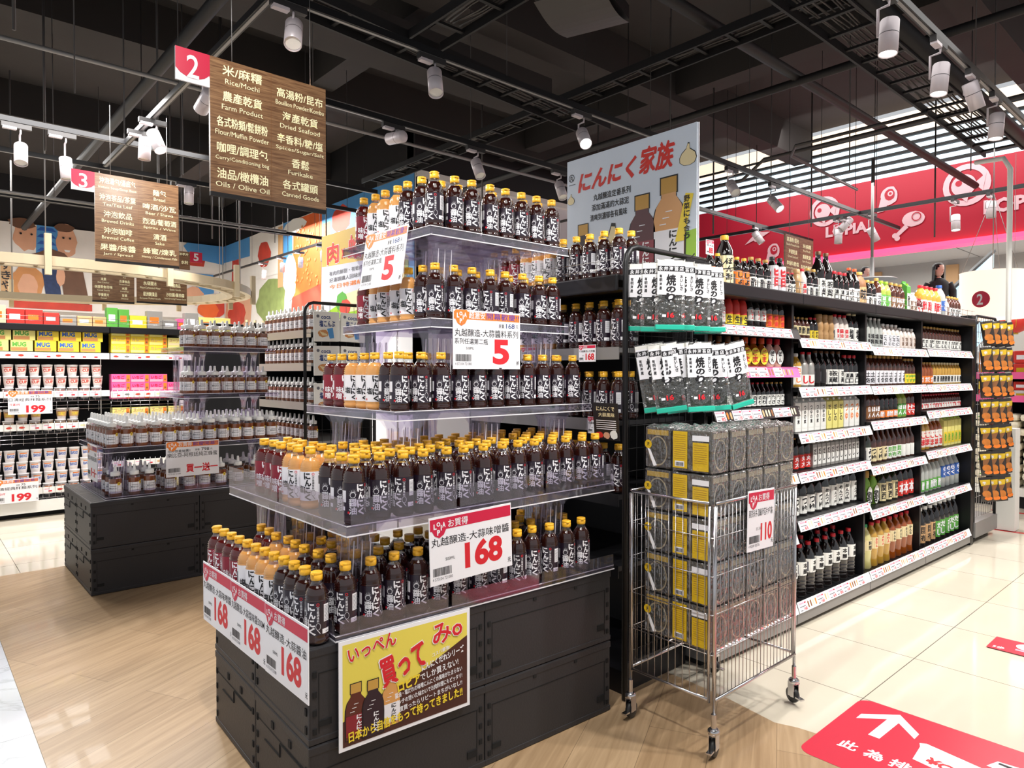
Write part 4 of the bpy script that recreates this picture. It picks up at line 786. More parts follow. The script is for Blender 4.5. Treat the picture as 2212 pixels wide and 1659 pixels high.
gd('peach', 'white capped bottle of amber vinegar with pale label', 'vinegar_bottle', 'bottle', 'b', .038, .23, 'oil_gold', 'cap_white', 'milk_pink', 'ごま', RD, lz=(.08, .6))
gd('whiteb', 'white capped bottle with tall white label', 'vinegar_bottle', 'bottle', 'b', .036, .22, 'amber', 'cap_white', 'paper_white', 'ごま', 'paper_red', lz=(.05, .62))
gd('ycarton', 'tall yellow green vinegar carton', 'vinegar_carton', 'carton', 'c', .034, .24, 'yellow_carton', 'cap_lime', 'paper_yellow', '酢', 'paper_green', lz=(.08, .45))
gd('tsuyu', 'black broth bottle with big white label', 'noodle_broth_bottle', 'bottle', 'b', .039, .22, 'black_liquid', 'cap_brown', 'paper_white', 'つゆ', K, lz=(.05, .5))
gd('tsuyuw', 'white capped black broth bottle with white label', 'noodle_broth_bottle', 'bottle', 'b', .039, .245, 'black_liquid', 'cap_white', 'paper_white', 'めんつゆ', K, lz=(.05, .55))
gd('pouch', 'green refill bottle with white leaf shape', 'noodle_broth_bottle', 'bottle', 'o', .045, .23, 'green_pouch', 'cap_gold', 'paper_white', '割', K, lz=(.02, .55))
gd('udon', 'bottle with round noodle picture label', 'noodle_broth_bottle', 'bottle', 'b', .041, .22, 'deep_green', 'cap_green', 'paper_cream', '関西', K, lz=(.05, .6))
gd('redbig', 'dark bottle with wide red label', 'noodle_broth_bottle', 'bottle', 'b', .039, .23, 'black_liquid', 'cap_white', 'paper_red', '本', W, lz=(.05, .5))
gd('gwhite', 'clear bottle with green and white label', 'vinegar_bottle', 'bottle', 'b', .034, .23, 'clear_liquid', 'cap_brown', 'paper_green', '酢', W, lz=(.05, .4))
gd('blueor', 'clear oil bottle with blue and orange label', 'oil_bottle', 'bottle', 'b', .042, .25, 'clear_liquid', 'cap_white', 'paper_blue', 'らく', W, lz=(.3, .66))
gd('soyL', 'tall ribbed black soy bottle with red cap', 'soy_bottle', 'bottle', 'p', .043, .30, 'black_liquid', 'cap_red', 'paper_white', '本醸', K, lz=(.42, .68))
gd('oilg', 'large pale oil bottle with green cap', 'cooking_wine_bottle', 'bottle', 'g', .043, .29, 'oil_light', 'cap_green', 'paper_cream', '料理', K, lz=(.42, .66))
gd('mirin', 'large golden cooking wine bottle with red cap', 'cooking_wine_bottle', 'bottle', 'g', .043, .29, 'oil_gold', 'cap_red', 'paper_cream', 'みりん', RD, lz=(.42, .68))
gd('mirina', 'large amber cooking wine bottle with red cap', 'cooking_wine_bottle', 'bottle', 'g', .043, .29, 'amber', 'cap_red', 'paper_cream', 'かんな', K, lz=(.42, .68))
gd('tanlab', 'large black bottle with white cap and tan label', 'soy_bottle', 'bottle', 'b', .042, .28, 'black_liquid', 'cap_white', 'paper_tan', '昆布', K, lz=(.08, .55))
gd('plantlab', 'large black bottle with white cap and green leaf label', 'soy_bottle', 'bottle', 'b', .042, .29, 'black_liquid', 'cap_white', 'paper_green', 'だし', W, lz=(.08, .5))
gd('ponL', 'large dark bottle with yellow cap and cream label', 'ponzu_bottle', 'bottle', 'b', .044, .26, 'black_liquid', 'cap_yellow', 'paper_cream', 'ぽん酢', K, lz=(.08, .6))
gd('orsm', 'small yellow capped bottle with orange label', 'ponzu_bottle', 'bottle', 'b', .028, .16, 'black_liquid', 'cap_yellow', 'paper_orange', 'しょ', K, lz=(.08, .55))
gd('whsm', 'gold capped dark bottle with small white label', 'ponzu_bottle', 'bottle', 'b', .03, .175, 'black_liquid', 'cap_gold', 'paper_white', '酢', K, lz=(.05, .4))
gd('pinkwh', 'black bottle with pink and white band', 'ponzu_bottle', 'bottle', 'b', .033, .2, 'black_liquid', 'cap_black', 'salt_label', '旨', RD, lz=(.1, .75))
gd('wrapt', 'large soy bottle with wrapped neck', 'soy_bottle', 'bottle', 's', .041, .29, 'black_liquid', 'cap_brown', 'paper_white', '祝蔵', K, lz=(.06, .44))
gd('orcap', 'dark bottle with orange cap and white label', 'soy_bottle', 'bottle', 's', .033, .23, 'black_liquid', 'cap_orange', 'paper_white', '古式', K, lz=(.05, .44))
gd('tanbig', 'wide brown bottle with gold cap', 'sauce_bottle', 'bottle', 'b', .045, .22, 'paper_brown', 'cap_gold', 'paper_tan', '味', K, lz=(.1, .55))
gd('clearoil', 'large clear oil bottle with blue cap', 'oil_bottle', 'bottle', 'b', .046, .25, 'clear_liquid', 'paper_blue', 'paper_blue', 'さら', W, lz=(.2, .5))
gd('ambig', 'large amber bottle with red cap', 'vinegar_bottle', 'bottle', 'b', .043, .22, 'oil_gold', 'cap_red', 'paper_white', '酢', RD, lz=(.1, .5))
gd('greenbox', 'green and white juice carton', 'juice_carton', 'carton', 'c', .034, .22, 'paper_green', 'cap_lime', 'paper_white', '酢', K, lz=(.1, .6))
USED = {}
def row(u0, u1, z, items, where, rows=2, v0=.055):
    wd = lambda k: G_[k][2] * 2 * 1.07 + .002
    tot = sum(wd(k) * n for k, n in items); L = u1 - u0
    if tot > L: items = [(k, max(1, int(n * L / tot + .35))) for k, n in items]
    else: items = [(k, int(n * min(L / tot, 1.6) + .5)) for k, n in items]
    tot = sum(wd(k) * n for k, n in items)
    while tot > L * 1.0:
        b = max(range(len(items)), key=lambda q: items[q][1]); items[b] = (items[b][0], items[b][1] - 1); tot -= wd(items[b][0])
    sc_ = min(1.22, L / tot); u = u0 + (L - tot * sc_) / 2
    for k, n in items:
        K_, desc, r, shp = G_[k]; w_ = wd(k) * sc_; b0 = USED.get((desc, where), 0)
        for i in range(n):
            for j in range(rows):
                if j and rb.random() < .3: continue
                p = gw(u + w_ * (i + .5), v0 + r + j * (r * 2.1 + .008), z + .0012)
                K_.put(p, GA + (0 if k.startswith('carton') or k in ('ycarton', 'greenbox') else rb.uniform(-.5, .1)), f'{desc}, {ordn(i + b0)}, {["front", "middle", "back"][j]} row, {where}', f'bottles and cartons on {where}')
        USED[(desc, where)] = b0 + n; u += w_ * n
row(.56, 1.32, bayA[0], [('gsauce', 3), ('redtop', 3), ('pinklab', 3), ('orangelab', 4)], 'nearest upper shelf', 1)
row(.60, 1.32, bayA[1], [('yakipear', 5), ('orangepear', 3), ('pinkpear', 2)], 'nearest pink railed shelf', 1)
row(.60, 1.32, bayA[2], [('tinytan', 5), ('tinyred', 6), ('tinytan', 4)], 'nearest third shelf', 1)
row(.60, 1.32, .108, [('soyL', 8)], 'nearest bay base shelf', 1)
row(1.36, 2.24, bayB[0], [('creamsm', 4), ('yellowred', 2), ('bamboo', 3), ('redwhite', 3), ('mint', 2)], 'second bay top level', 1)
row(2.28, 3.17, bayC[0], [('clearw', 6), ('kouji', 5), ('milk', 5)], 'third bay top level', 1)
row(3.21, 4.12, bayD[0], [('goldamber', 12)], 'last bay top level', 2)
row(1.36, 2.24, bayB[1], [('shiro', 2), ('silverred', 2), ('tall', 2), ('iwai', 3), ('redcap', 3)], 'second bay next level', 1)
row(2.28, 3.17, bayC[1], [('golddark', 9), ('goldyel', 3)], 'third bay next level', 2)
row(3.21, 4.12, bayD[1], [('orgold', 4), ('palelab', 8)], 'last bay next level', 2)
row(1.42, 2.24, bayB[2], [('cartonw', 5), ('cartony', 3), ('cartono', 3)], 'second bay carton shelf', 2)
row(2.28, 3.17, bayC[2], [('brownlab', 3), ('blackor', 3), ('lime', 2), ('tomato', 2)], 'third bay middle shelf', 2)
row(3.21, 4.12, bayD[2], [('redmini', 13)], 'last bay red shelf', 2)
row(1.42, 2.24, bayB[3], [('redlab3', 3), ('cartons', 11)], 'second bay silver shelf', 2)
row(2.28, 3.17, bayC[3], [('greenwh', 4), ('yellab', 3), ('greenlab', 3), ('whitelab', 3)], 'third bay fifth shelf', 2)
row(3.21, 4.12, bayD[3], [('peach', 3), ('whiteb', 3), ('ycarton', 5)], 'last bay fifth shelf', 2)
row(1.42, 2.24, bayB[4], [('tsuyu', 4), ('tsuyuw', 6)], 'second bay low shelf', 2)
row(2.28, 3.17, bayC[4], [('pouch', 3), ('udon', 3), ('redbig', 4)], 'third bay low shelf', 2)
row(3.21, 4.12, bayD[4], [('gwhite', 7), ('blueor', 5)], 'last bay low shelf', 2)
row(1.40, 2.24, .108, [('soyL', 10)], 'second bay base shelf', 3)
row(2.28, 3.17, .108, [('oilg', 2), ('mirin', 4), ('mirina', 4)], 'third bay base shelf', 2)
row(3.21, 4.12, .108, [('tanlab', 5), ('plantlab', 5)], 'last bay base shelf', 2)
TS = 1.8225
row(.60, 1.34, TS, [('orsm', 2), ('ponL', 1), ('orsm', 3), ('whsm', 3), ('pinkwh', 2)], 'top shelf near bay', 1)
row(1.34, 2.26, TS, [('tinyred', 2), ('bamboo', 1), ('redwhite', 1), ('whsm', 3), ('wrapt', 2), ('redcap', 3), ('orcap', 2)], 'top shelf second bay', 1)
row(2.26, 3.19, TS, [('tanbig', 1), ('whsm', 2), ('golddark', 1), ('lime', 2), ('brownlab', 3), ('greenbox', 1), ('milk', 2)], 'top shelf third bay', 1)
row(3.19, 4.10, TS, [('redmini', 2), ('ambig', 3), ('clearoil', 1), ('milk', 1), ('goldamber', 3)], 'top shelf last bay', 1)
# stacked seaweed packs on top, behind the first bottles
# ================================================================ end shelves that face the garlic stack, poster and seaweed rack
EX = 2.30
t = thing('end_shelf_unit', 'black end shelf unit beside the garlic stack, carrying more garlic bottles', 'shelf unit', (EX, 2.93, 0), FX)
b = M(); b.box(0, 1.06, .5, .52, .1, 1.80, 'black_paint'); b.box(0, .02, .0, .5, 0, 1.8, 'shelf_black'); b.build('back_panel', t)
for z in (1.505, 1.19, .87, .56):
    s = M(); s.box(.02, 1.04, 0, .48, z - .02, z, 'steel_grey' if z > 1.4 else 'shelf_black'); s.box(.02, 1.04, -.004, 0, z - .05, z + .004, 'steel_grey' if z > 1.0 else 'shelf_black'); s.build('shelf', t)
s = M(); s.box(-.02, 1.06, -.03, .52, 1.79, 1.815, 'shelf_black', .004); s.box(-.02, 1.06, -.045, -.03, 1.745, 1.815, 'shelf_black', .006); s.box(-.02, 1.06, -.03, .06, 1.75, 1.76, 'shelf_black'); o = s.build('top_shelf', t)
f = M()
for zz in (1.845, 1.88): f.tube([(-.02, -.035, zz), (1.05, -.035, zz)], .0017, 'chrome_wire', 4)
for k in range(13): f.tube([(k * .085, -.035, 1.815), (k * .085, -.035, 1.885)], .0014, 'chrome_wire', 4)
f.build('wire_fence', o)
k_ = M(); k_.box(0, 1.04, .02, .5, 0, .1, 'shelf_black'); k_.build('base_plinth', t)
for z, wh, n1 in ((1.8165, 'end unit top shelf', 11), (1.507, 'end unit second shelf', 11), (1.192, 'end unit third shelf', 11), (.872, 'end unit fourth shelf', 9)):
    for i in range(n1):
        for j in range(2):
            y = 1.935 + i * .0845; x = EX + .05 + j * .085
            if z < 1 and j: continue
            if z == 1.8165 and (j == 1 and i % 3 == 1): continue
            k = SOY if i < (5 if z > 1.3 else 8) else SALT if i < 8 else MISO
            put(k, x, y, z, f'{nm(k)} on the {wh}, {"front" if j == 0 else "back"} row, {ordn(i)} from right', f'bottles on the {wh}', -.9)
for i, (y, z) in enumerate([(2.115, 1.447), (2.06, 1.128), (2.50, 1.447)]):
    c = card(.10, .075, 'お買得', '丸越醸造-大蒜醬', ('168', .55, .1, .68, .4)); c.build('price_ticket', None, (EX - .012, y, z), FX, label=['small 168 price ticket on the second end shelf edge', 'small 168 price ticket on the third end shelf edge', 'small 168 price ticket half hidden behind the clear tiers'][i], category='price ticket')
p = M(); p.box(0, .14, 0, .002, 0, .16, 'paper_black'); p.text('にんにくで', .02, .125, .10, .02, 'paper_cream', 1); p.text('大蒜風味', .03, .10, .09, .018, 'paper_cream', 1)
for k in range(5): p.rect(.015, .082 - k * .009, .11, .003, W, 1)
p.poly(blob(.03, .02, .02, .014, seed=2), 'paper_red', 1); p.poly(blob(.07, .02, .018, .014, seed=3), 'mural_skin', 1); p.poly(blob(.11, .025, .02, .02, seed=4), 'paper_white', 1)
p.build('recipe_card', None, (EX - .05, 1.985, 1.11), (.1, 0, FX), label='small black recipe card with food pictures leaning on the third end shelf', category='recipe card')
# poster
mat('poster_sky', 'd7e2f0', .4, noise=.05, bscale=5)
p = M(); PW, PH = .86, .76; p.box(0, PW, 0, .005, 0, PH, 'poster_sky'); p.box(0.006, PW + .006, .009, .013, 0, PH, W)
p.poly([(0, 0), (PW, 0), (PW, .2), (.62, .24), (0, .2)], 'pink_print', 1); p.poly([(.55, 0), (PW, 0), (PW, .25), (.6, .22)], 'cap_lime', 2); p.poly([(0, 0), (.1, 0), (.1, .14), (0, .16)], 'cap_lime', 2)
p.text('にんにく', .08, .56, .40, .115, 'paper_red', 3, bold=.04, shear=.25, rot=.03); p.text('家族', .51, .575, .21, .14, 'paper_red', 3, bold=.05, shear=.15)
for k, s_ in enumerate(['丸越醸造定番系列', '添加滿滿的大蒜泥', '清爽到濃郁各有風味']): p.text(s_, .20 - k * .012, .50 - k * .055, .26, .038, K, 3, bold=.02)
p.ring(.035, .66, .022, .004, K, 3); p.text('丸', .022, .645, .026, .03, K, 4); p.rect(.015, .62, .05, .004, 'grey_print', 3)
def garlic(x, z, s, l):
    m = [(0, 1), (.1, .98), (.12, .7), (.45, .45), (.55, .15), (.42, -.1), (.1, -.2), (-.25, -.16), (-.5, .02), (-.52, .25), (-.38, .5), (-.1, .72)]
    p.poly([(x + a * s * 1.05, z + b * s * 1.04) for a, b in m], K, l); p.poly([(x + a * s * .97, z + b * s * .97) for a, b in m], 'paper_cream', l + 1)
garlic(.81, .58, .09, 4); garlic(.03, .52, .05, 4); garlic(.33, .08, .27, 4)
for k in range(9): p.disc(.24 + k * .021, .13 + .0009 * (k - 4) ** 2, .008, K, 7, n=8)
toon(p, .125, .04, .135, 'pop_purple', 'pop_purple', 5, 'にんにく'); toon(p, .535, .05, .165, 'miso_red', 'miso_label', 5, 'にんにく'); toon(p, .70, .07, .18, 'salt_cream', 'salt_label', 5, 'にんにく', tc=K)
p.poly([(.74, .2), (.79, .2), (.845, .42), (.80, .43)], 'paper_yellow', 10); p.vtext('野菜にも合う', .79, .42, .035, .036, K, 12)
p.build('hanging_poster', None, (2.87, 2.745, 1.845), FX, label='large pale garlic family poster with cartoon bottles standing on the end shelf', category='poster')
for y in (2.70, 1.93):
    q = M(); q.tube([(0, 0, 0), (0, 0, .80)], .006, 'chrome_wire', 6); q.box(-.03, .03, -.03, .03, 0, .005, 'chrome_wire'); q.build('poster_pole', None, (2.895, y, 1.8155), label=['thin steel pole behind the left side of the garlic poster', 'thin steel pole behind the right side of the garlic poster'][0 if y > 2.3 else 1], category='poster pole')
# rack of hanging seaweed bags
t = thing('hanging_rack', 'black wire grid rack with rounded top, hung with roasted seaweed bags', 'rack', (2.285, 1.845, 0))
f = M(); A = [(0, 0, .005), (0, 0, 1.86)] + [(.07 - .07 * math.cos(a), 0, 1.86 + .075 * math.sin(a)) for a in (.5, 1.0, 1.57)] + [(.60, 0, 1.935)]; f.tube(A, .0125, 'black_metal', 8); f.box(.43, .6, -.012, .012, 1.80, 1.93, 'black_metal', .004); f.bar((.0, 0, .15), (.6, 0, .15), .02, .02, 'black_metal'); f.bar((.6, 0, .005), (.6, 0, 1.93), .02, .02, 'black_metal'); f.build('rack_frame', t)
g = M()
for i in range(11): g.tube([(.03 + i * .052, .003, .15), (.03 + i * .052, .003, 1.9)], .0018, 'black_metal', 4)
for k in range(18): g.tube([(0, .003, .2 + k * .097), (.6, .003, .2 + k * .097)], .0018, 'black_metal', 4)
g.build('wire_grid', t)
h = M()
for z, xs in ((1.865, (.1, .22, .34, .46)), (1.52, (.12, .25, .38, .5))):
    for x in xs: h.tube([(x, 0, z), (x, -.25, z - .005), (x, -.27, z + .012)], .0025, 'black_metal', 5)
h.build('display_hook', t)
mat('nori', '1c231a', .55, bump=.5, bscale=220, noise=.5)
def bag_b():
    t = thing('seaweed_bag', '', 'seaweed bag'); w_, h_ = .125, .29
    m = M(); n = 6; vs = []; fs = []
    for s_ in (-1, 1):
        for i in range(n + 1):
            for j in range(n + 1):
                a, c = i / n, j / n; pf = .008 * math.sin(PI * a) ** .5 * math.sin(PI * min(1, c * 1.05)) ** .4 if c < 1 else 0; vs.append((-w_ / 2 + a * w_, s_ * max(pf, .0006) if s_ < 0 else max(pf, .0006), -h_ * c - .0))
    N1 = (n + 1) ** 2
    for q in (0, 1):
        for i in range(n):
            for j in range(n): a = q * N1 + i * (n + 1) + j; fc = (a, a + 1, a + n + 2, a + n + 1); fs.append(fc if q else fc[::-1])
    m.add(vs, fs, 'clear_film', True); m.build('plastic_film', t)
    c = M(); c.box(-.047, .047, -.004, .004, -.262, -.10, 'nori'); c.build('seaweed_sheets', t)
    c = M(); c.poly([(-.058, -.02), (-.058, -.005), (.058, -.005), (.058, -.02)], 'paper_white', 0, y=-.0065)
    c.poly([(-.058, -.145), (-.02, -.145), (0, -.175), (.02, -.145), (.058, -.145), (.058, -.02), (-.058, -.02)], W, 0, y=-.0085)
    c.rect(-.058, -.05, .116, .022, K, 1, y=-.0085)
    for k, ch in enumerate('永井海苔店'): c.text(ch, -.054 + k * .022, -.048, .018, .018, W, 2, y=-.0085, bold=.03)
    z = -.058
    for ch, hh in (('焼', .05), ('の', .028), ('り', .034)): c.text(ch, -.021, z - hh, .042, hh * .94, K, 2, y=-.0085, bold=.05); z -= hh
    c.vtext('有明海産', -.05, -.062, .012, .016, K, 2, y=-.0085); c.vtext('おいしさ', .038, -.062, .012, .016, K, 2, y=-.0085)
    c.text('16', -.014, -.238, .03, .022, RD, 2, y=-.0085, bold=.05); c.rect(-.035, -.235, .016, .01, W, 1, y=-.0085)
    c.build('printed_front', t)
    c = M(); c.box(-.0615, .0615, -.0085, .007, -.287, -.266, 'teal', .003); c.build('teal_base', t)
    return t
BG = Kind(bag_b); rq = random.Random(5)
for i, (x, y, z, a, tl) in enumerate([(2.335, 1.79, 1.86, -1.15, .04), (2.335, 1.72, 1.855, -.95, .02), (2.345, 1.66, 1.86, -.6, .01), (2.42, 1.66, 1.862, -.45, -.01), (2.46, 1.74, 1.86, -.9, 0), (2.53, 1.65, 1.862, -.4, 0), (2.64, 1.66, 1.862, -.35, -.02), (2.70, 1.72, 1.86, -.8, -.02)]):
    BG.put((x, y, z), (rq.uniform(-.04, .04), tl, a), f'clear roasted seaweed bag with teal foot, upper row, {ordn(i)} from left', 'seaweed bags on the rack')
for i, (x, y, z, a, tl) in enumerate([(2.33, 1.76, 1.52, -1.05, .16), (2.34, 1.70, 1.52, -.95, .15), (2.37, 1.66, 1.52, -.75, .13), (2.45, 1.60, 1.525, -.45, .04), (2.55, 1.68, 1.52, -.85, .06), (2.59, 1.63, 1.52, -.7, .1), (2.68, 1.58, 1.53, -.3, .22)]):
    BG.put((x, y, z), (rq.uniform(-.04, .04), -tl, a), f'clear roasted seaweed bag with teal foot, lower row, {ordn(i)} from left', 'seaweed bags on the rack')
c = card(.055, .06, 'お買得', '焼海苔', ('88', .3, .1, .5, .4)); c.build('price_ticket', None, (2.47, 1.575, 1.885), 0, label='tiny 88 price ticket clipped above the upper row of seaweed bags', category='price ticket')
# ================================================================ wire basket on castors with seaweed packs
BX0, BX1, BY0, BY1 = 2.175, 2.815, 1.355, 1.735
t = thing('wire_basket', 'tall chrome wire basket on castors, full of black seaweed packs', 'basket', (BX0, BY0, 0)); Lx, Ly = BX1 - BX0, BY1 - BY0; zt, zs, zl = .925, .375, .21
f = M()
for x, y in ((0, 0), (Lx, 0), (0, Ly), (Lx, Ly)):
    f.tube([(x + (.012 if x == 0 else -.012), y, .155), (x + (.012 if x == 0 else -.012), y, zt - .01)], .0068, 'chrome_wire', 8); f.tube([(x, y + (.014 if y == 0 else -.014), .2), (x, y + (.014 if y == 0 else -.014), zt - .01)], .0058, 'chrome_wire', 8)
for z in (zt, zl):
    f.tube([(.014, -.004, z), (Lx - .014, -.004, z)], .006, 'chrome_wire', 8); f.tube([(.014, Ly, z), (Lx - .014, Ly, z)], .006, 'chrome_wire', 8); f.tube([(0, .016, z), (0, Ly - .016, z)], .006, 'chrome_wire', 8); f.tube([(Lx, .016, z), (Lx, Ly - .016, z)], .006, 'chrome_wire', 8)
f.build('frame', t)
g = M(); wr = .0017
def grid_side(a, b, n):
    a = Vector(a); b = Vector(b)
    for i in range(1, n): p = a + (b - a) * i / n; g.tube([(p.x, p.y, zl), (p.x, p.y, zt)], wr, 'chrome_wire', 4)
    for z in (zs, .52, .66, .80): g.tube([(a.x, a.y, z), (b.x, b.y, z)], .0021, 'chrome_wire', 4)
grid_side((0, 0, 0), (Lx, 0, 0), 24); grid_side((0, 0, 0), (0, Ly, 0), 12); grid_side((0, Ly, 0), (Lx, Ly, 0), 24); grid_side((Lx, 0, 0), (Lx, Ly, 0), 12)
g.build('wire_sides', t)
s = M()
for i in range(25): x = Lx * i / 24; s.tube([(x, 0, zs), (x, Ly, zs)], .0018, 'chrome_wire', 4)
s.tube([(0, Ly / 2, zs - .003), (Lx, Ly / 2, zs - .003)], .003, 'chrome_wire', 5)
for i in range(9): x = Lx * (i + .5) / 9; 
s.build('wire_shelf', t)
mat('rubber', '18181a', .5, coat=.2)
for x, y, a in ((.012, .0, .2), (Lx - .012, 0, 1.2), (.012, Ly, .1), (Lx - .012, Ly, 1.6)):
    c = M(); c.lathe([(.0095, .105), (.0095, .158)], 'chrome_wire', 12); c.lathe([(.02, .088), (.022, .092), (.022, .1), (.016, .106)], 'chrome_wire', 14)
    for s_ in (-1, 1): c.box(-.014, .02, s_ * .013 - .0012, s_ * .013 + .0012, .03, .09, 'chrome_wire')
    c.box(-.05, -.018, -.01, .01, .03, .036, 'chrome_wire'); c.box(-.02, .02, -.013, .013, .086, .09, 'chrome_wire')
    o = c.build('castor_fork', t, (x, y, 0), a); wv = M(); wv.lathe([(.02, -.0095), (.0315, -.0085), (.033, 0), (.0315, .0085), (.02, .0095)], 'rubber', 20); wv.lathe([(.009, -.0105), (.009, .0105)], 'chrome_wire', 10)
    wv.xf(Matrix.Rotation(PI / 2, 4, 'X')); wv.build('wheel', o, (.006, 0, .0345))
mat('pack_black', '1d1a1c', .35, coat=.6, bump=.4, bscale=60); mat('pack_gold', 'd9b31f', .35, coat=.5, bump=.25, bscale=90); mat('pack_olive', '4a4436', .35, coat=.6, bump=.6, bscale=40, noise=.4); mat('ring_cream', 'b5a888', .4)
def pack_b(kind):
    def b():
        t = thing('seaweed_pack', '', 'seaweed pack'); w_, d_, h_ = .121, .17, .158
        m = M(); bm = bmesh.new(); bmesh.ops.create_grid(bm, x_segments=2, y_segments=2, size=1); bm.free()
        m.box(-w_ / 2 + .003, w_ / 2 - .003, .003, d_ - .003, .002, h_ - .004, 'pack_olive' if kind == 0 else 'pack_black', .008)
        for k in range(1, 9): x = -w_ / 2 + w_ * k / 9; m.box(x - .0008, x + .0008, .0015, d_ - .0015, .008, h_ - .008, 'pack_black')
        m.build('pack_body', t)
        q = M(); r_ = random.Random(8); vs = []; n = 7          # crumpled film over the top and front
        for i in range(n):
            for j in range(n): a, c = i / (n - 1), j / (n - 1); vs.append((-w_ / 2 + a * w_, c * d_, h_ - .003 + (r_.uniform(.0, .016) if 0 < i < n - 1 else 0)))
        q.add(vs, [(i * n + j, (i + 1) * n + j, (i + 1) * n + j + 1, i * n + j + 1) for i in range(n - 1) for j in range(n - 1)], 'clear_film')
        q.box(-w_ / 2, w_ / 2, 0, d_, 0, h_, 'clear_film', .006); q.build('film_wrap', t)
        c = M(); c.ring(0, .067, .045, .0055, 'ring_cream', 1, y=.001, rz=.058); c.disc(0, .067, .0395, 'nori', 1, y=.001, rz=.052); c.rect(-.05, .128, .1, .02, 'ring_cream' if kind == 0 else 'pack_gold', 1, y=.001)
        if kind: c.disc(-.046, .09, .017, 'pack_gold', 3, y=.001); c.text('天', -.053, .083, .014, .014, K, 4, y=.001); c.poly([(-.05, .075), (-.036, .07), (-.004, .01), (-.02, .006)], W, 3, y=.001)
        c.build('front_print', t)
        s = M()           # left side: two gold back labels, white strip, bar code
        sd = M(); sd.rect(-.085 + .006, .012, .062, .138, 'pack_gold', 1); sd.rect(.006, .008, .066, .104, 'pack_gold', 1); sd.rect(.004, .118, .07, .02, W, 1)
        for k in range(12): sd.rect(-.074, .135 - k * .008, .05, .0012, 'paper_brown', 2); 
        for k in range(9): sd.rect(.012, .10 - k * .008, .053, .0012, 'paper_brown', 2)
        sd.rect(-.07, .018, .04, .02, W, 2); sd.barcode(-.066, .02, .032, .014, 3, 12)
        sd.xf(Matrix.Translation((-w_ / 2 - .0012, d_ / 2, 0)) @ Matrix.Rotation(FX, 4, 'Z')); sd.build('side_print', t)
        return t
    return Kind(b)
PK0 = pack_b(0); PK1 = pack_b(1)
lv = ['bottom', 'second', 'third', 'fourth', 'top']
for k in range(5):
    for i in range(5):
        x = BX0 + .07 + i * .1265; z = zs + .0035 + k * .1625
        if k >= 3: x -= .012 * 0
        PK0.put((x, BY0 + .012, z), rq.uniform(-.03, .03), f'clear wrapped seaweed pack, front side, {lv[k]} layer, {ordn(i)} from left', 'seaweed packs in the wire basket')
    if k < 4 or True:
        PK1.put((BX0 + .012, BY0 + .012 + .17 + .125 / 2 + .006, zs + .0035 + k * .1625), FX + rq.uniform(-.03, .03), f'black and gold seaweed pack seen on its ring side, left face, {lv[k]} layer', 'seaweed packs in the wire basket')
PK1.put((2.26, BY0 + .012 + .30, zs + .0035 + 3 * .1625), FX, 'black seaweed pack at the back left of the wire basket', None) if False else None
c = card(.20, .232, 'お買得', '東京永井-頂級海苔片9包裝', ('110', .42, .14, .38, .3), size='22.5G', code='4 902049 505706')
c.build('price_card', None, (2.385, 1.338, .715), (0, .03, 0), label='white 110 price card clipped to the front of the wire basket', category='price card')
# packs lying on top of the shelf unit behind the first bottles
for i, (u, v) in enumerate([(.72, .28), (.87, .26), (1.02, .3), (1.16, .28)]):
    PK1.put(gw(u, v, TS), (0, 0, .3 * (-1) ** i), f'wrapped seaweed pack lying on the top shelf right of the poster, {ordn(i)} along', 'seaweed packs on the top shelf')
# far end: hanging snack bags
mat('snack_orange', 'c9772a', .3, coat=.6, noise=.5, bscale=25); mat('snack_dark', '2a201a', .3, coat=.6)
t = thing('hanging_rack', 'black end rack at the far end of the shelf unit, hung with snack bags', 'rack', gw(4.24, 0), GA)
f = M(); f.tube([(0, 0, .1), (0, 0, 1.8), (.03, 0, 1.86), (.5, 0, 1.86), (.55, 0, 1.8), (.55, 0, .1)], .012, 'black_metal', 7); f.build('rack_frame', t)
g = M(); g.box(-.01, .56, -.02, .45, .045, .17, 'steel_grey'); g.box(.01, .54, .04, .4, 0, .045, 'slot_black'); g.build('base_plinth', t)
g = M()
for i in range(9): g.tube([(.03 + i * .06, .003, .2), (.03 + i * .06, .003, 1.85)], .002, 'chrome_wire', 4)
for k in range(20): g.tube([(0, .003, .2 + k * .085), (.55, .003, .2 + k * .085)], .002, 'chrome_wire', 4)
g.build('wire_grid', t)
def snack_b():
    t = thing('snack_bag', '', 'snack bag'); m = M(); w_, h_ = .085, .2; n = 6; vs = []; fs = []
    for q in (-1, 1):
        for i in range(n + 1):
            for j in range(n + 1): a, c = i / n, j / n; pf = max(.0006, .013 * math.sin(PI * a) ** .6 * math.sin(PI * min(1, c)) ** .4 if 0 < c < 1 else .0006); vs.append((-w_ / 2 + a * w_, q * pf, -h_ * c))
    N1 = (n + 1) ** 2
    for q in (0, 1):
        for i in range(n):
            for j in range(n): a = q * N1 + i * (n + 1) + j; fc = (a, a + 1, a + n + 2, a + n + 1); fs.append(fc if q else fc[::-1])
    m.add(vs, fs, 'snack_dark', True); m.build('bag_body', t)
    c = M(); c.poly([(-.036, -.02), (.036, -.02), (.03, -.06), (-.03, -.07)], 'pack_gold', 0, y=-.0145); c.poly([(-.02, -.07), (.03, -.06), (.0, -.12), (-.025, -.12)], 'paper_brown', 0, y=-.0148)
    c.poly(blob(0, -.135, .03, .028, seed=3), 'snack_orange', 1, y=-.0145); c.poly(blob(.008, -.17, .026, .018, seed=6), 'paper_orange', 1, y=-.0142); c.text('辛', -.02, -.06, .026, .028, W, 2, y=-.0145); c.build('printed_front', t); return t
SN = Kind(snack_b)
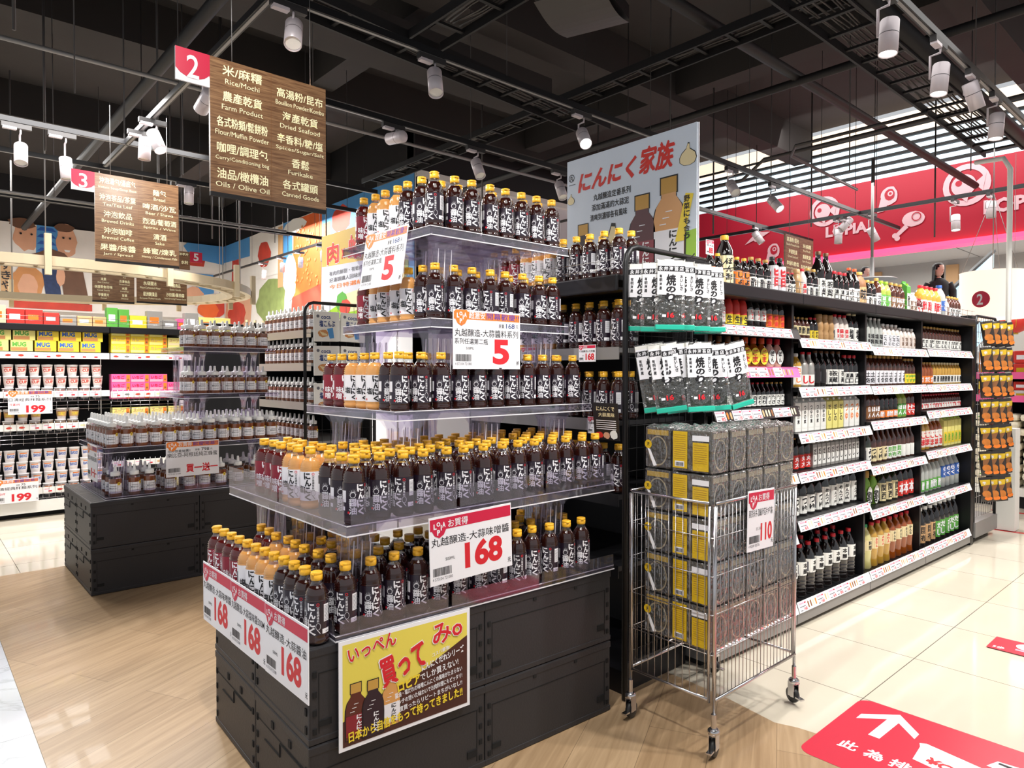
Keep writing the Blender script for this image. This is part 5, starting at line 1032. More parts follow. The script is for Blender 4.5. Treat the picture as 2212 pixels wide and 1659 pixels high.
for k in range(7):
    for i in range(8):
        p = gw(4.29 + i * .062, -.06 - (i % 3) * .035, 1.815 - k * .212); SN.put(p, (0, rq.uniform(-.05, .05) - .1, GA - 1.15 + i * .12), f'orange and brown snack bag, {ordn(k)} row of the end rack, {ordn(i)} from left', 'snack bags on the far end rack')
# ================================================================ hanging aisle signs
def wood_mat():
    m = bpy.data.materials.new('sign_wood'); m.use_nodes = True; MATS['sign_wood'] = m; nt = m.node_tree; N = nt.nodes.new; L = nt.links.new
    b = nt.nodes['Principled BSDF']; b.inputs['Roughness'].default_value = .32; tc = N('ShaderNodeTexCoord'); mp = N('ShaderNodeMapping'); mp.inputs['Scale'].default_value = (1.5, 1, 22); L(tc.outputs['Object'], mp.inputs[0])
    n = N('ShaderNodeTexNoise'); n.inputs['Scale'].default_value = 5; n.inputs['Detail'].default_value = 5; n.inputs['Distortion'].default_value = .8; L(mp.outputs[0], n.inputs[0])
    cr = N('ShaderNodeValToRGB'); cr.color_ramp.elements[0].position = .32; cr.color_ramp.elements[0].color = lin(hx('6e4b33')) + (1,); cr.color_ramp.elements[1].position = .7; cr.color_ramp.elements[1].color = lin(hx('a8815c')) + (1,); L(n.outputs[0], cr.inputs[0]); L(cr.outputs[0], b.inputs['Base Color'])
wood_mat()
def aisle_sign(x, y, z0, w_, h_, num, left, right, label, rz=0., wires=True, sc=1.):
    t = thing('aisle_sign', label, 'hanging sign', (x, y, z0), rz)
    m = M(); m.box(0, w_, 0, .02, 0, h_, 'sign_wood'); m.box(0, w_, -.002, .022, -.022, 0, 'black_paint'); m.box(w_ * .5 - .0008, w_ * .5 + .0008, -.0008, 0, 0, h_, 'paper_brown'); m.build('wood_board', t)
    q = M()
    for col, lines in enumerate((left, right)):
        n = len(lines); dz = (h_ * .97) / (n + (.25 if col else 0)); zz = h_ * (.985 if not col else .93)
        for k, (a, b) in enumerate(lines):
            zt = zz - k * dz * (1 if not col else .97); wa = min(w_ * .42, len(a) * h_ * .075); wb = min(w_ * .44, len(b) * h_ * .026)
            cx = w_ * (.26 if not col else .76)
            q.text(a, cx - wa / 2, zt - dz * .52, wa, dz * .40, 'gold_text', 2, bold=.014); q.text(b, cx - wb / 2, zt - dz * .84, wb, dz * .2, 'gold_text', 2, bold=.0)
    q.build('lettering', t)
    if num:
        p = M(); s = .17 * sc; p.box(-s, 0, .002, .012, h_ - s * 1.0, h_ + .0, W); p.rect(-s, h_ - s, s, s, W, 0, y=.001)
        P = [(-s, h_), (0, h_), (0, h_ - s * .72)] + [(-s * .5 + s * .55 * math.cos(a), h_ - s * .45 - s * .42 * math.sin(a)) for a in (.5, .9, 1.3, 1.57, 1.9, 2.3, 2.7)] + [(-s, h_ - s * .68)]
        p.poly(P, 'paper_red' if False else 'card_band', 1); p.text(num, -s * .68, h_ - s * .86, s * .36, s * .7, W, 3, bold=.01); p.build('number_plate', t)
    if wires:
        g = M(); zz = TZ - z0
        for xx in (w_ * .18, w_ * .86): g.tube([(xx, .01, h_), (xx, .01, zz + .1)], .0022, 'steel_grey', 4)
        g.build('suspension_wire', t)
L2 = [('米/麻糬', 'Rice/Mochi'), ('農產乾貨', 'Farm Product'), ('各式粉類/鬆餅粉', 'Flour/Muffin Powder'), ('咖哩/調理包', 'Curry/Conditioning bag'), ('油品/橄欖油', 'Oils / Olive Oil')]
R2 = [('高湯粉/昆布', 'Bouillon Powder/Kombu'), ('海產乾貨', 'Dried Seafood'), ('辛香料/糖/塩', 'Spices/Sugar/Salt'), ('香鬆', 'Furikake'), ('各式罐頭', 'Canned Goods')]
L3 = [('沖泡湯包/湯底包', 'Instant Soup/Soup Base'), ('沖泡茶品/茶葉', 'Tea/Tea Leaf'), ('沖泡飲品', 'Brewed Drinks'), ('沖泡咖啡', 'Brewed Coffee'), ('果醬/抹醬', 'Jam / Spread')]
R3 = [('麵包', 'Bread'), ('啤酒/沙瓦', 'Beer / Shawa'), ('烈酒/葡萄酒', 'Spirits / Wine'), ('清酒', 'Sake'), ('蜂蜜/煉乳', 'Honey / Condensed Milk')]
aisle_sign(1.238, 3.8, 2.365, .662, .715, '2', L2, R2, 'large wood grain aisle sign with red number two plate, hanging nearest')
aisle_sign(1.243, 6.73, 2.37, .665, .73, '3', L3, R3, 'wood grain aisle sign with red number three plate, left of the larger sign')
aisle_sign(7.58, 3.8, 2.29, .70, .70, None, R2, L2, 'distant wood grain sign back hanging over the far end of the shelf unit')
aisle_sign(1.90, 10.5, 2.36, .50, .43, None, [('洋芋片', 'Chips'), ('米果', 'Rice Cracker'), ('休閒零食/珍味', 'Casual Snacks'), ('早餐麥片', 'Cereal')], [('冰品', 'Ice'), ('冷凍食品', 'Frozen Food'), ('水餃', 'Dumplings'), ('甘栗', 'Chestnut')], 'small wood grain sign for chips and ice, low behind the wooden ring')
aisle_sign(2.43, 10.5, 2.38, .65, .46, None, [('茶飲/咖啡/果汁飲', 'Tea/Coffee/Juice'), ('水/碳酸水', 'Water/Carbonated Water'), ('歐洲醃漬品', 'European Pickled Goods')], [('義大利麵醬', 'Pasta Sauce'), ('異國商品', 'Exotic Goods'), ('沙拉醬/蕃茄醬', 'Salad Dressing/Tomato Sauce')], 'low wood grain sign for water and exotic goods behind the wooden ring')
aisle_sign(3.14, 10.62, 2.85, .01, .34, None, [], [], '', wires=False) if False else None
p = M(); p.box(0, .17, 0, .01, 0, .15, 'card_band'); p.text('5', .05, .02, .07, .11, W, 1, bold=.03); p.box(-.16, 0, .0, .01, -.12, .14, 'sign_wood'); p.text('洋芋片', -.15, .08, .13, .04, 'gold_text', 1); p.text('水利', -.12, -.04, .09, .05, 'gold_text', 1)
for xx in (-.1, .12): p.tube([(xx, .005, .14), (xx, .005, .95)], .002, 'steel_grey', 4)
p.build('aisle_sign', None, (3.14, 10.55, 3.0), 0, label='small red number five plate beside a sliver of wood grain sign', category='hanging sign')
# ================================================================ wooden ring frame hanging over the middle of the shop
mat('pale_wood', 'cdbd9e', .55, noise=.08, bscale=6)
t = thing('ring_frame', 'large pale wooden ring frame hanging over the left of the shop', 'ceiling frame', (1.2, 10.7, 2.5))
def ell(rx, ry, z, n=56): return [(rx * math.cos(2 * PI * i / n), ry * math.sin(2 * PI * i / n), z) for i in range(n)]
def ring_band(m, rx, ry, w_, z0, z1, n=64):
    O = ell(rx, ry, 0, n); I = ell(rx - w_, ry - w_, 0, n); vs = [(x, y, z0) for x, y, _ in O] + [(x, y, z1) for x, y, _ in O] + [(x, y, z0) for x, y, _ in I] + [(x, y, z1) for x, y, _ in I]
    fs = []
    for i in range(n): j = (i + 1) % n; fs += [(i, j, n + j, n + i), (2 * n + j, 2 * n + i, 3 * n + i, 3 * n + j), (n + i, n + j, 3 * n + j, 3 * n + i), (j, i, 2 * n + i, 2 * n + j)]
    m.add(vs, fs, 'pale_wood')
m = M(); ring_band(m, 2.75, 2.25, .07, 0, .10); ring_band(m, 2.5, 2.0, .07, 0, .10); m.build('ring_rail', t)
m = M()
for i in range(56):
    a = 2 * PI * (i + .5) / 56; c, s = math.cos(a), math.sin(a); m.bar((2.72 * c, 2.22 * s, .03), (2.46 * c, 1.96 * s, .03), .035, .03, 'pale_wood')
m.build('cross_slat', t)
m = M()
for i in range(14):
    a = 2 * PI * i / 14 + .2; c, s = math.cos(a), math.sin(a); m.box(2.78 * c - .03, 2.78 * c + .03, 2.28 * s - .03, 2.28 * s + .03, -.1, .32, 'pale_wood'); m.tube([(2.6 * c, 2.1 * s, .1), (2.6 * c, 2.1 * s, 3.44)], .012 if i % 2 else .006, 'steel_grey', 5)
m.build('upright_post', t)
# ================================================================ honey stack
mat('honey', '7d4524', .08, coat=1.0); mat('honey_top', 'd9c9b8', .08, coat=1.0)
def honey_b():
    t = thing('honey_bottle', '', 'honey bottle'); r = .037
    m = M(); m.lathe([(r * .85, 0), (r, .008), (r, .05), (r * .97, .055), (r, .06), (r, .108), (r * .96, .116)], 'honey', 16, caps=True); m.build('bottle_body', t)
    m = M(); m.lathe([(r * .96, .116), (r * .8, .127), (r * .66, .13), (r * .66, .136)], 'clear_glass', 16, caps=False); m.build('bottle_neck', t)
    c = M(); c.lathe([(r * .74, .134), (r * .76, .137), (r * .76, .155), (r * .7, .158), (r * .32, .162), (r * .26, .172), (r * .2, .198), (r * .1, .2)], 'cap_white', 16); c.build('nozzle_cap', t)
    q = M(); q.poly([(-.06, .024), (.06, .024), (.06, .086), (-.06, .086)], 'white_print', .6); q.text('純粋はちみつ', -.028, .05, .056, .012, 'grey_print', 1.5); q.rect(-.02, .068, .04, .003, 'grey_print', 1.5); q.disc(.036, .084, .011, 'paper_yellow', 2.2, n=8); q.disc(.036, .084, .0045, 'paper_brown', 3, n=8)
    q.rect(-.02, .034, .04, .0025, 'grey_print', 1.5); q.wrap(r, .012); q.build('label', t); return t
HB = Kind(honey_b)
def hput(x, y, z, lab, g): HB.put((x, y, z), rb.choice([-.6, -.4, -.2, -.1, .1, -.3]), lab, g)
tray('acrylic_tray', 'clear base tray under the honey bottles on the rear crates', .955, 2.16, 4.94, 5.72, .5985, .588, .04, None, lip=.012)
tray('acrylic_stand', 'wide clear acrylic tier full of honey bottles', .95, 2.16, 4.93, 5.74, .915, .5985, .0, [(1.04, 5.03), (1.04, 5.5), (1.5, 5.03), (1.95, 5.03)])
tray('acrylic_stand', 'clear acrylic tier in the middle of the honey stack', 1.46, 2.14, 5.08, 5.66, 1.245, .915, 0, [(1.58, 5.17), (1.95, 5.17), (1.58, 5.55)])
tray('acrylic_stand', 'topmost clear acrylic tier of the honey stack', 1.47, 2.12, 5.09, 5.64, 1.575, 1.245, 0, [(1.58, 5.17), (1.95, 5.17), (1.58, 5.55)])
for i, x in enumerate([1.02, 1.13, 1.22, 1.35, 1.47, 1.57, 1.68, 1.80, 1.92, 2.03]):
    for j in range(3 if i not in (4,) else 2): hput(x, 4.99 + j * .11, .5995, f'honey bottle with white nozzle on the base tray, {RW[j]}, {ordn(i)} from left', 'honey bottles on the base tray')
for i in range(13):
    for j in range(8 if i < 2 else 6): hput(1.0 + i * .087, 4.98 + j * .087, .9165, f'honey bottle with white nozzle on the wide tier, {RW[j]}, {ordn(i)} from left', 'honey bottles on the wide tier')
for i in range(7):
    for j in range(2): hput(1.515 + i * .088, 5.135 + j * .088, 1.2465, f'honey bottle on the middle honey tier, {RW[j]}, {ordn(i)} from left', 'honey bottles on the middle tier')
    for j in range(2): hput(1.52 + i * .088, 5.145 + j * .088, 1.5765, f'honey bottle on the topmost honey tier, {RW[j]}, {ordn(i)} from left', 'honey bottles on the topmost tier')
c = card(.34, .235, 'お買得', '樂比亞-阿根廷純正蜂蜜', ('買一送一', .53, .1, .88, .25), '', 'o', [('原價', .78, .71, .12, .06, K), ('798', .95, .7, .22, .09, K), ('元', 1.2, .71, .06, .06, K), ('限時限量搶購!!', .05, .69, .6, .08, K)], size='', small='歡慶開幕!!')
c.build('price_card', None, (1.30, 4.905, .70), 0, label='orange and white buy one get one price card on the honey stack', category='price card')
c = card(.30, .235, 'お買得', '樂比亞-阿根廷純正蜂蜜', ('買一送一', .45, .1, .75, .25), '', 'o', [('798', .95, .7, .2, .09, K)], size='', small='歡慶開幕!!')
c.build('price_card', None, (.942, 5.42, .68), (0, 0, FX), label='honey price card seen edge on at the left side of the honey stack', category='price card')
# ================================================================ end shelves beyond the honey, kelp snack rack, tall poster
t = thing('end_shelf_unit', 'black end shelf unit full of honey bottles, behind the honey stack', 'shelf unit', (2.36, 6.02, 0), FX)
b = M(); b.box(0, 1.06, .5, .52, .1, 1.85, 'black_paint'); b.box(0, .02, 0, .5, 0, 1.8, 'shelf_black'); b.build('back_panel', t)
for z in (1.73, 1.47, 1.16, .86, .56):
    s = M(); s.box(.02, 1.04, 0, .48, z - .02, z, 'steel_grey'); s.box(.02, 1.04, -.004, 0, z - .06, z + .003, 'silver_pack'); s.build('shelf', t)
k_ = M(); k_.box(0, 1.04, .02, .5, 0, .1, 'shelf_black'); k_.build('base_plinth', t)
for z, wh, n1 in ((1.7315, 'top honey shelf', 11), (1.4715, 'second honey shelf', 11), (1.1615, 'third honey shelf', 11), (.8615, 'fourth honey shelf', 11)):
    for i in range(n1):
        for j in range(2 if z > 1.7 else 1): hput(2.41 + j * .085, 5.055 + i * .085, z, f'honey bottle on the {wh} of rear unit, {RW[j]}, {ordn(i)} from right', f'honey bottles on the {wh}')
t = thing('hanging_rack', 'black wire rack with rounded top, hung with kelp snack bags', 'rack', (2.30, 4.96, 0))
f = M(); A = [(0, 0, .005), (0, 0, 1.86)] + [(.07 - .07 * math.cos(a), 0, 1.86 + .075 * math.sin(a)) for a in (.5, 1.0, 1.57)] + [(.60, 0, 1.935)]; f.tube(A, .013, 'black_metal', 8); f.bar((.6, 0, .005), (.6, 0, 1.93), .02, .02, 'black_metal'); f.build('rack_frame', t)
g = M()
for i in range(8): g.tube([(.07 + i * .07, .003, .15), (.07 + i * .07, .003, 1.92)], .002, 'black_metal', 4)
for k in range(14): g.tube([(0, .003, .2 + k * .125), (.6, .003, .2 + k * .125)], .002, 'black_metal', 4)
g.build('wire_grid', t)
def kelp_b():
    t = thing('kelp_snack_bag', '', 'snack bag'); m = M(); w_, h_ = .205, .225
    m.box(-w_ / 2, w_ / 2, -.007, .007, -h_, 0, 'paper_white', .005); m.build('bag_body', t)
    c = M(); c.text('coca', -.045, -.055, .075, .022, 'navy_print', 1, y=-.0072); c.text('塩こんぶ', -.06, -.115, .125, .05, 'navy_print', 1, y=-.0072, bold=.04)
    c.poly(blob(-.03, -.165, .04, .03, seed=4), 'mural_bread', 1, y=-.0072); c.poly([(.0, -.13), (.045, -.12), (.055, -.2), (.02, -.205)], 'mural_blue', 2, y=-.0072); c.disc(-.07, -.035, .012, 'grey_print', 1, y=-.0072)
    for k in range(5): c.poly([(-.06 + k * .012, -.15 - k * .005), (-.05 + k * .012, -.15 - k * .004), (-.03 + k * .008, -.18), (-.036 + k * .008, -.182)], 'paper_cream', 2, y=-.0072)
    c.build('printed_front', t); return t
KB = Kind(kelp_b)
for k, z in enumerate((1.86, 1.60, 1.315)):
    for i in range(2 if k else 2):
        for j in range(3): KB.put((2.445 + i * .225 - j * .012, 4.90 - j * .028, z), (0, .04 * (i - .3), -.05 * j), f'white kelp snack bag, {["upper", "middle", "lower"][k]} row, {["left", "right"][i]} hook, {["rear", "middle", "front"][j]} one', 'kelp snack bags on the rear rack')
mat('poster_gold', 'd8b65e', .5, noise=.08, bscale=3); mat('poster_grey', 'c9cbd6', .5)
p = M(); PW, PH = 1.4, .78; p.box(0, PW, 0, .006, 0, PH, 'poster_gold'); p.poly([(0, 0), (PW, 0), (PW, .45), (.0, .5)], 'poster_grey', 1); p.poly([(0, 0), (PW, 0), (PW, .16), (.6, .2), (.0, .05)], 'cap_lime', 2); p.poly([(.3, .2), (1.4, .3), (1.4, .1), (.5, .05)], 'paper_cream', 3)
p.text('肉', .1, .50, .24, .2, W, 4, bold=.1); p.text('肉', .105, .505, .23, .19, 'paper_red', 5, bold=.04); p.text('x', .38, .53, .07, .09, 'paper_red', 5, bold=.03); p.text('蛤', .5, .5, .26, .22, W, 4, bold=.1); p.text('蛤', .505, .505, .25, .21, 'paper_red', 5, bold=.04); p.text('宴', .85, .5, .24, .22, W, 4, bold=.1); p.text('宴', .855, .505, .23, .21, 'mural_red', 5, bold=.04)
for k in range(3): p.text(['有肉的鮮甜・有蛤的美味', '好湯頭讓人回味的鍋物', '今日特選組合'][k], .15, .40 - k * .06, .75, .04, 'grey_print' if k < 2 else 'orange_print', 4)
p.poly(blob(.38, .15, .1, .09, seed=5), 'paper_green', 6); p.poly(blob(.45, .1, .1, .07, seed=7), 'mural_red', 7); p.disc(.95, .13, .15, K, 6); p.disc(.95, .13, .12, 'mural_orange', 7); p.disc(1.1, .3, .04, 'poster_gold', 6)
p.build('hanging_poster', None, (2.93, 5.95, 1.875), FX, label='gold topped meat and clam poster, left of the uppermost garlic bottles', category='poster')
for i, (x, y) in enumerate(((2.96, 5.9), (2.96, 4.7))):
    q = M(); q.tube([(0, 0, 0), (0, 0, 2.5)], .008, 'chrome_wire', 6); q.build('poster_pole', None, (x, y, .003), label=['thin pole behind the left edge of the meat and clam poster', 'thin pole behind the right edge of the meat and clam poster'][i], category='poster pole')
# dark wine bottles and honey standing further along the aisle
t = thing('shelf_unit', 'black shelving with rounded grid frames behind the honey stack', 'shelf unit', (2.42, 7.9, 0)); m = M()
m.box(0, 1.6, 0, .5, 0, 1.72, 'shelf_black'); m.build('shelf_body', t); f = M()
for xx, w_ in ((.0, .5), (.62, .55)): f.tube([(xx, 0, 1.72), (xx, 0, 1.85), (xx + .06, 0, 1.93), (xx + w_, 0, 1.93)], .014, 'black_metal', 6)
f.build('rack_frame', t)
mat('wine_dark', '1a120e', .1, coat=1.0)
WB = Kind(lambda: wine_b())
def wine_b():
    t = thing('wine_bottle', '', 'bottle'); m = M(); m.lathe([(.03, 0), (.036, .01), (.036, .17), (.03, .19), (.014, .22), (.014, .27)], 'wine_dark', 14); m.build('bottle_body', t); c = M(); c.lathe([(.0155, .262), (.0155, .29)], 'paper_cream', 10); c.build('cap', t); return t
for i in range(9): WB.put((3.02 + i * .095, 8.05, 1.7215), 0, f'dark bottle with pale cap on the shelving before the drink mural, {ordn(i)} from left', 'dark bottles before the drink mural')
# ================================================================ shelf wall on the left (faces -Y)
LY = 8.0
def left_bay(x0, x1, levels, label, seed):
    t = thing('shelf_unit', label, 'shelf unit', (x0, LY, 0)); L = x1 - x0
    b = M(); b.box(0, L, .42, .45, .1, 1.82, 'black_paint'); b.build('back_panel', t)
    k_ = M(); k_.box(0, L, .06, .45, .0, .05, 'slot_black'); k_.box(0, L, -.03, .45, .05, .16, 'paper_white'); k_.build('base_plinth', t)
    for i, (z, wire) in enumerate(levels):
        s = M(); s.box(.002, L - .002, 0, .4, z - .02, z, 'shelf_black'); o = s.build('shelf', t); p = M(); r = random.Random(seed + i)
        zb = z + (.02 if wire else -.068)
        p.box(0, L, -.012, -.008, zb, zb + .062, 'paper_white'); x = .02
        while x < L - .12:
            if r.random() < .5: p.rect(x, zb + .012, .07, .035, W, 1, y=-.0125); p.rect(x + .035, zb + .014, .03, .014, RD, 2, y=-.0125); p.rect(x + .004, zb + .038, .04, .007, 'pink_print', 2, y=-.0125)
            else: p.poly(blob(x + .03, zb + .03, .024, .011, n=8, seed=int(x * 100)), r.choice(['paper_tan', 'mural_red', 'paper_cream', 'steel_grey']), 1, y=-.0125)
            x += .1
        p.build('price_strip', o)
        if wire:
            g = M()
            for k in range(int(L / .05)): g.tube([(k * .05 + .01, -.02, z - .02), (k * .05 + .01, -.02, z + .1)], .0016, 'chrome_wire', 4)
            for zz in (z - .1, z - .06, z - .02): g.tube([(0, -.02, zz), (L, -.02, zz)], .0022, 'chrome_wire', 4)
            for k in range(int(L / .09)): g.tube([(k * .09, -.018, z - .12), (k * .09, -.018, z - .02)], .0016, 'chrome_wire', 4)
            g.build('wire_front', o)
    s = M(); s.box(0, L, -.03, .45, 1.80, 1.865, 'shelf_black', .006); o = s.build('top_shelf', t); f = M()
    for zz in (1.9, 1.94): f.tube([(0, -.02, zz), (L, -.02, zz)], .0025, 'chrome_wire', 4)
    f.build('wire_fence', o)
left_bay(-.4, 1.59, [(1.6, 0), (1.135, 1), (.82, 1), (.20, 1)], 'long black shelf unit of cup noodles and soup boxes at the far left', 100)
left_bay(1.60, 2.38, [(1.6, 0), (1.12, 1), (.86, 1), (.4, 1)], 'black shelf unit of yellow and pink boxes behind the honey stack', 120)
def box_kind(nm_, cat, w_, h_, d_, m1, m2, txt, tc, m3='paper_orange'):
    def b():
        t = thing(nm_, '', cat); m = M(); m.box(-w_ / 2, w_ / 2, 0, d_, 0, h_, m1, .002); m.build('box_body', t)
        q = M(); q.rect(-w_ / 2 + .004, .006, w_ * .72, h_ * .3, m2, 1)
        if m3: q.rect(w_ * .28, .006, w_ * .19, h_ * .85, m3, 2); q.disc(w_ * .375, h_ * .35, w_ * .06, 'paper_brown', 3, n=10)
        q.text(txt, -w_ * .42, h_ * .42, w_ * .62, h_ * .42, tc, 2, bold=.05); q.build('printed_front', t); return t
    return Kind(b)
MUGY = box_kind('soup_box', 'box', .175, .105, .1, 'paper_yellow', 'mural_bread', 'MUG', 'paper_blue', None); MUGG = box_kind('soup_box', 'box', .175, .105, .1, 'yellow_carton', 'mural_bread', 'MUG', 'paper_green', None)
YB = box_kind('tea_box', 'box', .175, .085, .12, 'paper_yellow', 'yellow_carton', 'カレー', 'paper_tan'); CB = box_kind('tea_box', 'box', .16, .085, .12, 'yellow_carton', 'paper_cream', 'スープ', 'paper_tan'); PB = box_kind('candy_box', 'box', .175, .085, .12, 'paper_pink', 'pink_print', 'いちご', 'card_band')
for i in range(10):
    for k in range(2):
        x = -.3 + i * .19 + (.02 if k else 0); kd = MUGG if x < .95 else MUGY
        kd.put((x + .02, LY + .012, 1.6012 + k * .1062), 0, f'{"pale green" if kd is MUGG else "yellow"} MUG soup box, {["lower", "upper"][k]} layer, {ordn(i)} from left', 'soup boxes on the left shelf')
for i in range(4):
    for k in range(3 if i != 3 else 2):
        kd = YB if i < 3 else CB; kd.put((1.70 + i * .178, LY + .015, 1.6012 + k * .0862), 0, f'{"bright yellow" if i < 3 else "pale cream"} flat box, {lv[k]} layer, {ordn(i)} from left of its shelf', 'yellow boxes on the left shelf')
        PB.put((1.70 + i * .178, LY + .015, 1.1212 + k * .0862), 0, f'pink flat box, {lv[k]} layer, {ordn(i)} from left of its shelf', 'pink boxes on the left shelf')
        if k < 2: CB.put((1.70 + i * .178, LY + .015, .8612 + k * .0862), 0, f'pale cream flat box low behind the honey nozzles, {lv[k]} layer, {ordn(i)} along', 'cream boxes on the lower left shelf')
mat('cup_white', 'ead9d2', .4); mat('cup_side', 'efe9ea', .4)
def cup_kind(m2, txt, tc, m3):
    def b():
        t = thing('noodle_cup', '', 'noodle cup'); m = M(); m.lathe([(.033, 0), (.035, .004), (.046, .105), (.048, .106), (.048, .111), (.044, .112)], 'cup_side', 16); m.build('cup_body', t)
        q = M(); q.poly([(-.1, .03), (.1, .03), (.1, .085), (-.1, .085)], m3, .6); q.text(txt, -.034, .042, .068, .03, tc, 1.5, bold=.06); q.rect(-.03, .078, .06, .008, m2, 1.6); q.wrap(.0425, .012)
        q.v = [(x * (.84 + z * 2.3) / 1.0, y * (.84 + z * 2.3) / 1.0, z) for x, y, z in q.v]; q.build('label', t); return t
    return Kind(b)
C1 = cup_kind('mural_red', 'CUP', 'mural_red', 'cup_white'); C2 = cup_kind('paper_brown', 'CURRY', 'paper_yellow', 'paper_tan'); C3 = cup_kind('paper_orange', 'SEAFOOD', 'paper_blue', 'cup_side')
for kd, z0, n, lay, ds in ((C1, 1.1365, 18, 3, 'pink white noodle cup, middle shelf'), (C2, .8215, 16, 2, 'curry noodle cup, lower shelf'), (C3, .2015, 18, 4, 'blue lettered seafood noodle cup, bottom shelf')):
    for i in range(n):
        for k in range(lay):
            if kd is C2 and k == 1 and i % 5 == 3: continue
            x = -.3 + i * .105 + (.01 if k % 2 else 0)
            if x > 1.53 or x < .55: continue
            kd.put((x, LY + .06, z0 + k * .1125), rb.uniform(-.3, .3), f'{ds}, {lv[k]} layer, {ordn(i)} along', f'{ds.split(",")[0]}s on the left shelf')
for i, (x, z) in enumerate(((.74, 1.0), (.62, .165))):
    c = card(.35, .225, 'お買得', '日清經典杯麵系列', ('199', .62, .06, .68, .32), '元', 'o', [('原價', .78, .71, .12, .06, K), ('75', .95, .7, .15, .09, K), ('任選3杯', .05, .36, .36, .1, RD)], size='', small='歡慶開幕!!')
    c.build('price_card', None, (x, LY - .06, z), 0, label=['orange and white 199 price card on the middle shelf of noodle cups', 'orange and white 199 price card at the foot of the noodle cup shelves'][i], category='price card')
tops = [('paper_cream', .12, .17), ('paper_red', .14, .14), ('paper_red', .14, .14), ('paper_red', .13, .12), ('silver_pack', .14, .1), ('paper_tan', .13, .1), ('paper_tan', .12, .1), ('paper_green', .1, .2), ('paper_green', .1, .19), ('paper_yellow', .16, .13), ('silver_pack', .15, .19), ('silver_pack', .14, .1), ('paper_pink', .07, .12), ('silver_pack', .14, .19), ('yellow_carton', .17, .15), ('yellow_carton', .17, .15)]
x = .62
for i, (mt, w_, h_) in enumerate(tops):
    m = M(); m.box(-w_ / 2, w_ / 2, 0, .1, 0, h_, mt, .003); m.rect(-w_ * .35, h_ * .3, w_ * .6, h_ * .35, W if i % 2 else 'paper_orange', 1); x += w_ / 2 + .004
    m.build('snack_box', None, (x, LY + .06, 1.867), 0, label=f'{ {"paper_cream": "cream", "paper_red": "red", "silver_pack": "silver grey", "paper_tan": "tan", "paper_green": "green", "paper_yellow": "yellow", "paper_pink": "small pink", "yellow_carton": "pale yellow"}[mt] } packet on the top of the far left shelves, {ordn(i)} from the left', category='packet'); x += w_ / 2 + .002
# ================================================================ far right: drum lamp, lantern, rice sacks, sweets shelf, mall
mat('drum_shade', 'ffeedd', .6, emit=.8)
t = thing('pendant_lamp', 'large glowing white drum lamp with a red number two', 'pendant lamp', (9.16, 2.17, 2.0))
m = M(); m.lathe([(.32, 0), (.315, .02), (.315, .5), (.32, .52)], 'drum_shade', 40, caps=False); m.build('lamp_shade', t)
q = M(); q.disc(-.06, .2, .09, 'card_band', 2, n=24); q.text('2', -.095, .14, .06, .12, W, 3, bold=.02); q.wrap(.317, .03); o = q.build('printed_number', t); o.rotation_euler = (0, 0, -1.5)
g = M()
for a in range(3): g.tube([(.31 * math.cos(a * 2.1), .31 * math.sin(a * 2.1), .5), (0, 0, 1.4)], .003, 'steel_grey', 4)
g.tube([(0, 0, .35), (0, 0, 3.9)], .006, 'steel_grey', 5); g.build('suspension_wire', t)
g = M(); g.tube([(0, 0, .9), (0, 0, 3.2), (.0, .05, 3.3), (.15, .3, 3.35)], .022, 'paper_white', 8); g.box(-.08, .08, -.08, .08, 0, .9, 'paper_white'); g.build('service_pole', None, (7.35, 1.62, .003), 0, label='thin white vertical pole rising in front of the drum lamp', category='pole')
m = M(); m.lathe([(.05, 0), (.12, .03), (.17, .1), (.185, .16), (.17, .22), (.12, .29), (.05, .32)], 'paper_red', 18); m.lathe([(.055, -.02), (.055, .0)], 'pack_gold', 12); m.lathe([(.055, .32), (.055, .34)], 'pack_gold', 12); m.tube([(0, 0, .34), (0, 0, 2.6)], .003, 'steel_grey', 4)
for k in range(9): a = 2 * PI * k / 9; m.tube([(.06 * math.cos(a), .06 * math.sin(a), 0), (.178 * math.cos(a), .178 * math.sin(a), .1), (.19 * math.cos(a), .19 * math.sin(a), .16), (.178 * math.cos(a), .178 * math.sin(a), .22), (.06 * math.cos(a), .06 * math.sin(a), .32)], .003, 'pack_gold', 4)
m.build('paper_lantern', None, (12.1, 2.6, 1.97), 0, label='red paper lantern with gold ribs under the drum lamp', category='lantern')
m = M(); m.lathe([(.3, .0), (.29, .012), (.06, .035), (.03, .05), (.025, .3)], 'steel_grey', 24); m.tube([(0, 0, .3), (0, 0, 1.6)], .02, 'steel_grey', 8); m.build('pendant_lamp', None, (9.6, 3.62, 2.62), 0, label='flat grey metal dish pendant under the red wall band', category='pendant lamp')
for i, (x, y) in enumerate([(15.5, 3.4), (15.5, 1.2), (17.5, 3.8), (17.5, 2.1), (19, 5.2), (14.6, 5.0), (19, 3.0)]):
    m = M(); m.lathe([(.12, 0), (.12, .006)], 'lamp_lens', 20); m.build('downlight', None, (x, y, 4.535), 0, label=f'round white downlight in the pale mall ceiling, {ordn(i)} from the front', category='downlight')
mat('rice_sack', 'efe6cf', .5, noise=.08, bscale=12)
t = thing('shelf_unit', 'white low shelf unit with a pink ledge carrying sweets and rice', 'shelf unit', (8.6, 2.2, 0), FX)
m = M(); m.box(0, 3.2, 0, .9, 0, .12, 'slot_black'); m.box(-.02, 3.2, -.03, .92, .12, .2, 'paper_white'); m.build('base_plinth', t)
m = M(); m.box(0, .04, .1, .8, .2, 1.5, 'shelf_black'); m.box(3.1, 3.14, .1, .8, .2, 1.5, 'shelf_black'); m.box(0, 3.14, .8, .83, .2, 1.5, 'shelf_black'); m.build('upright', t)
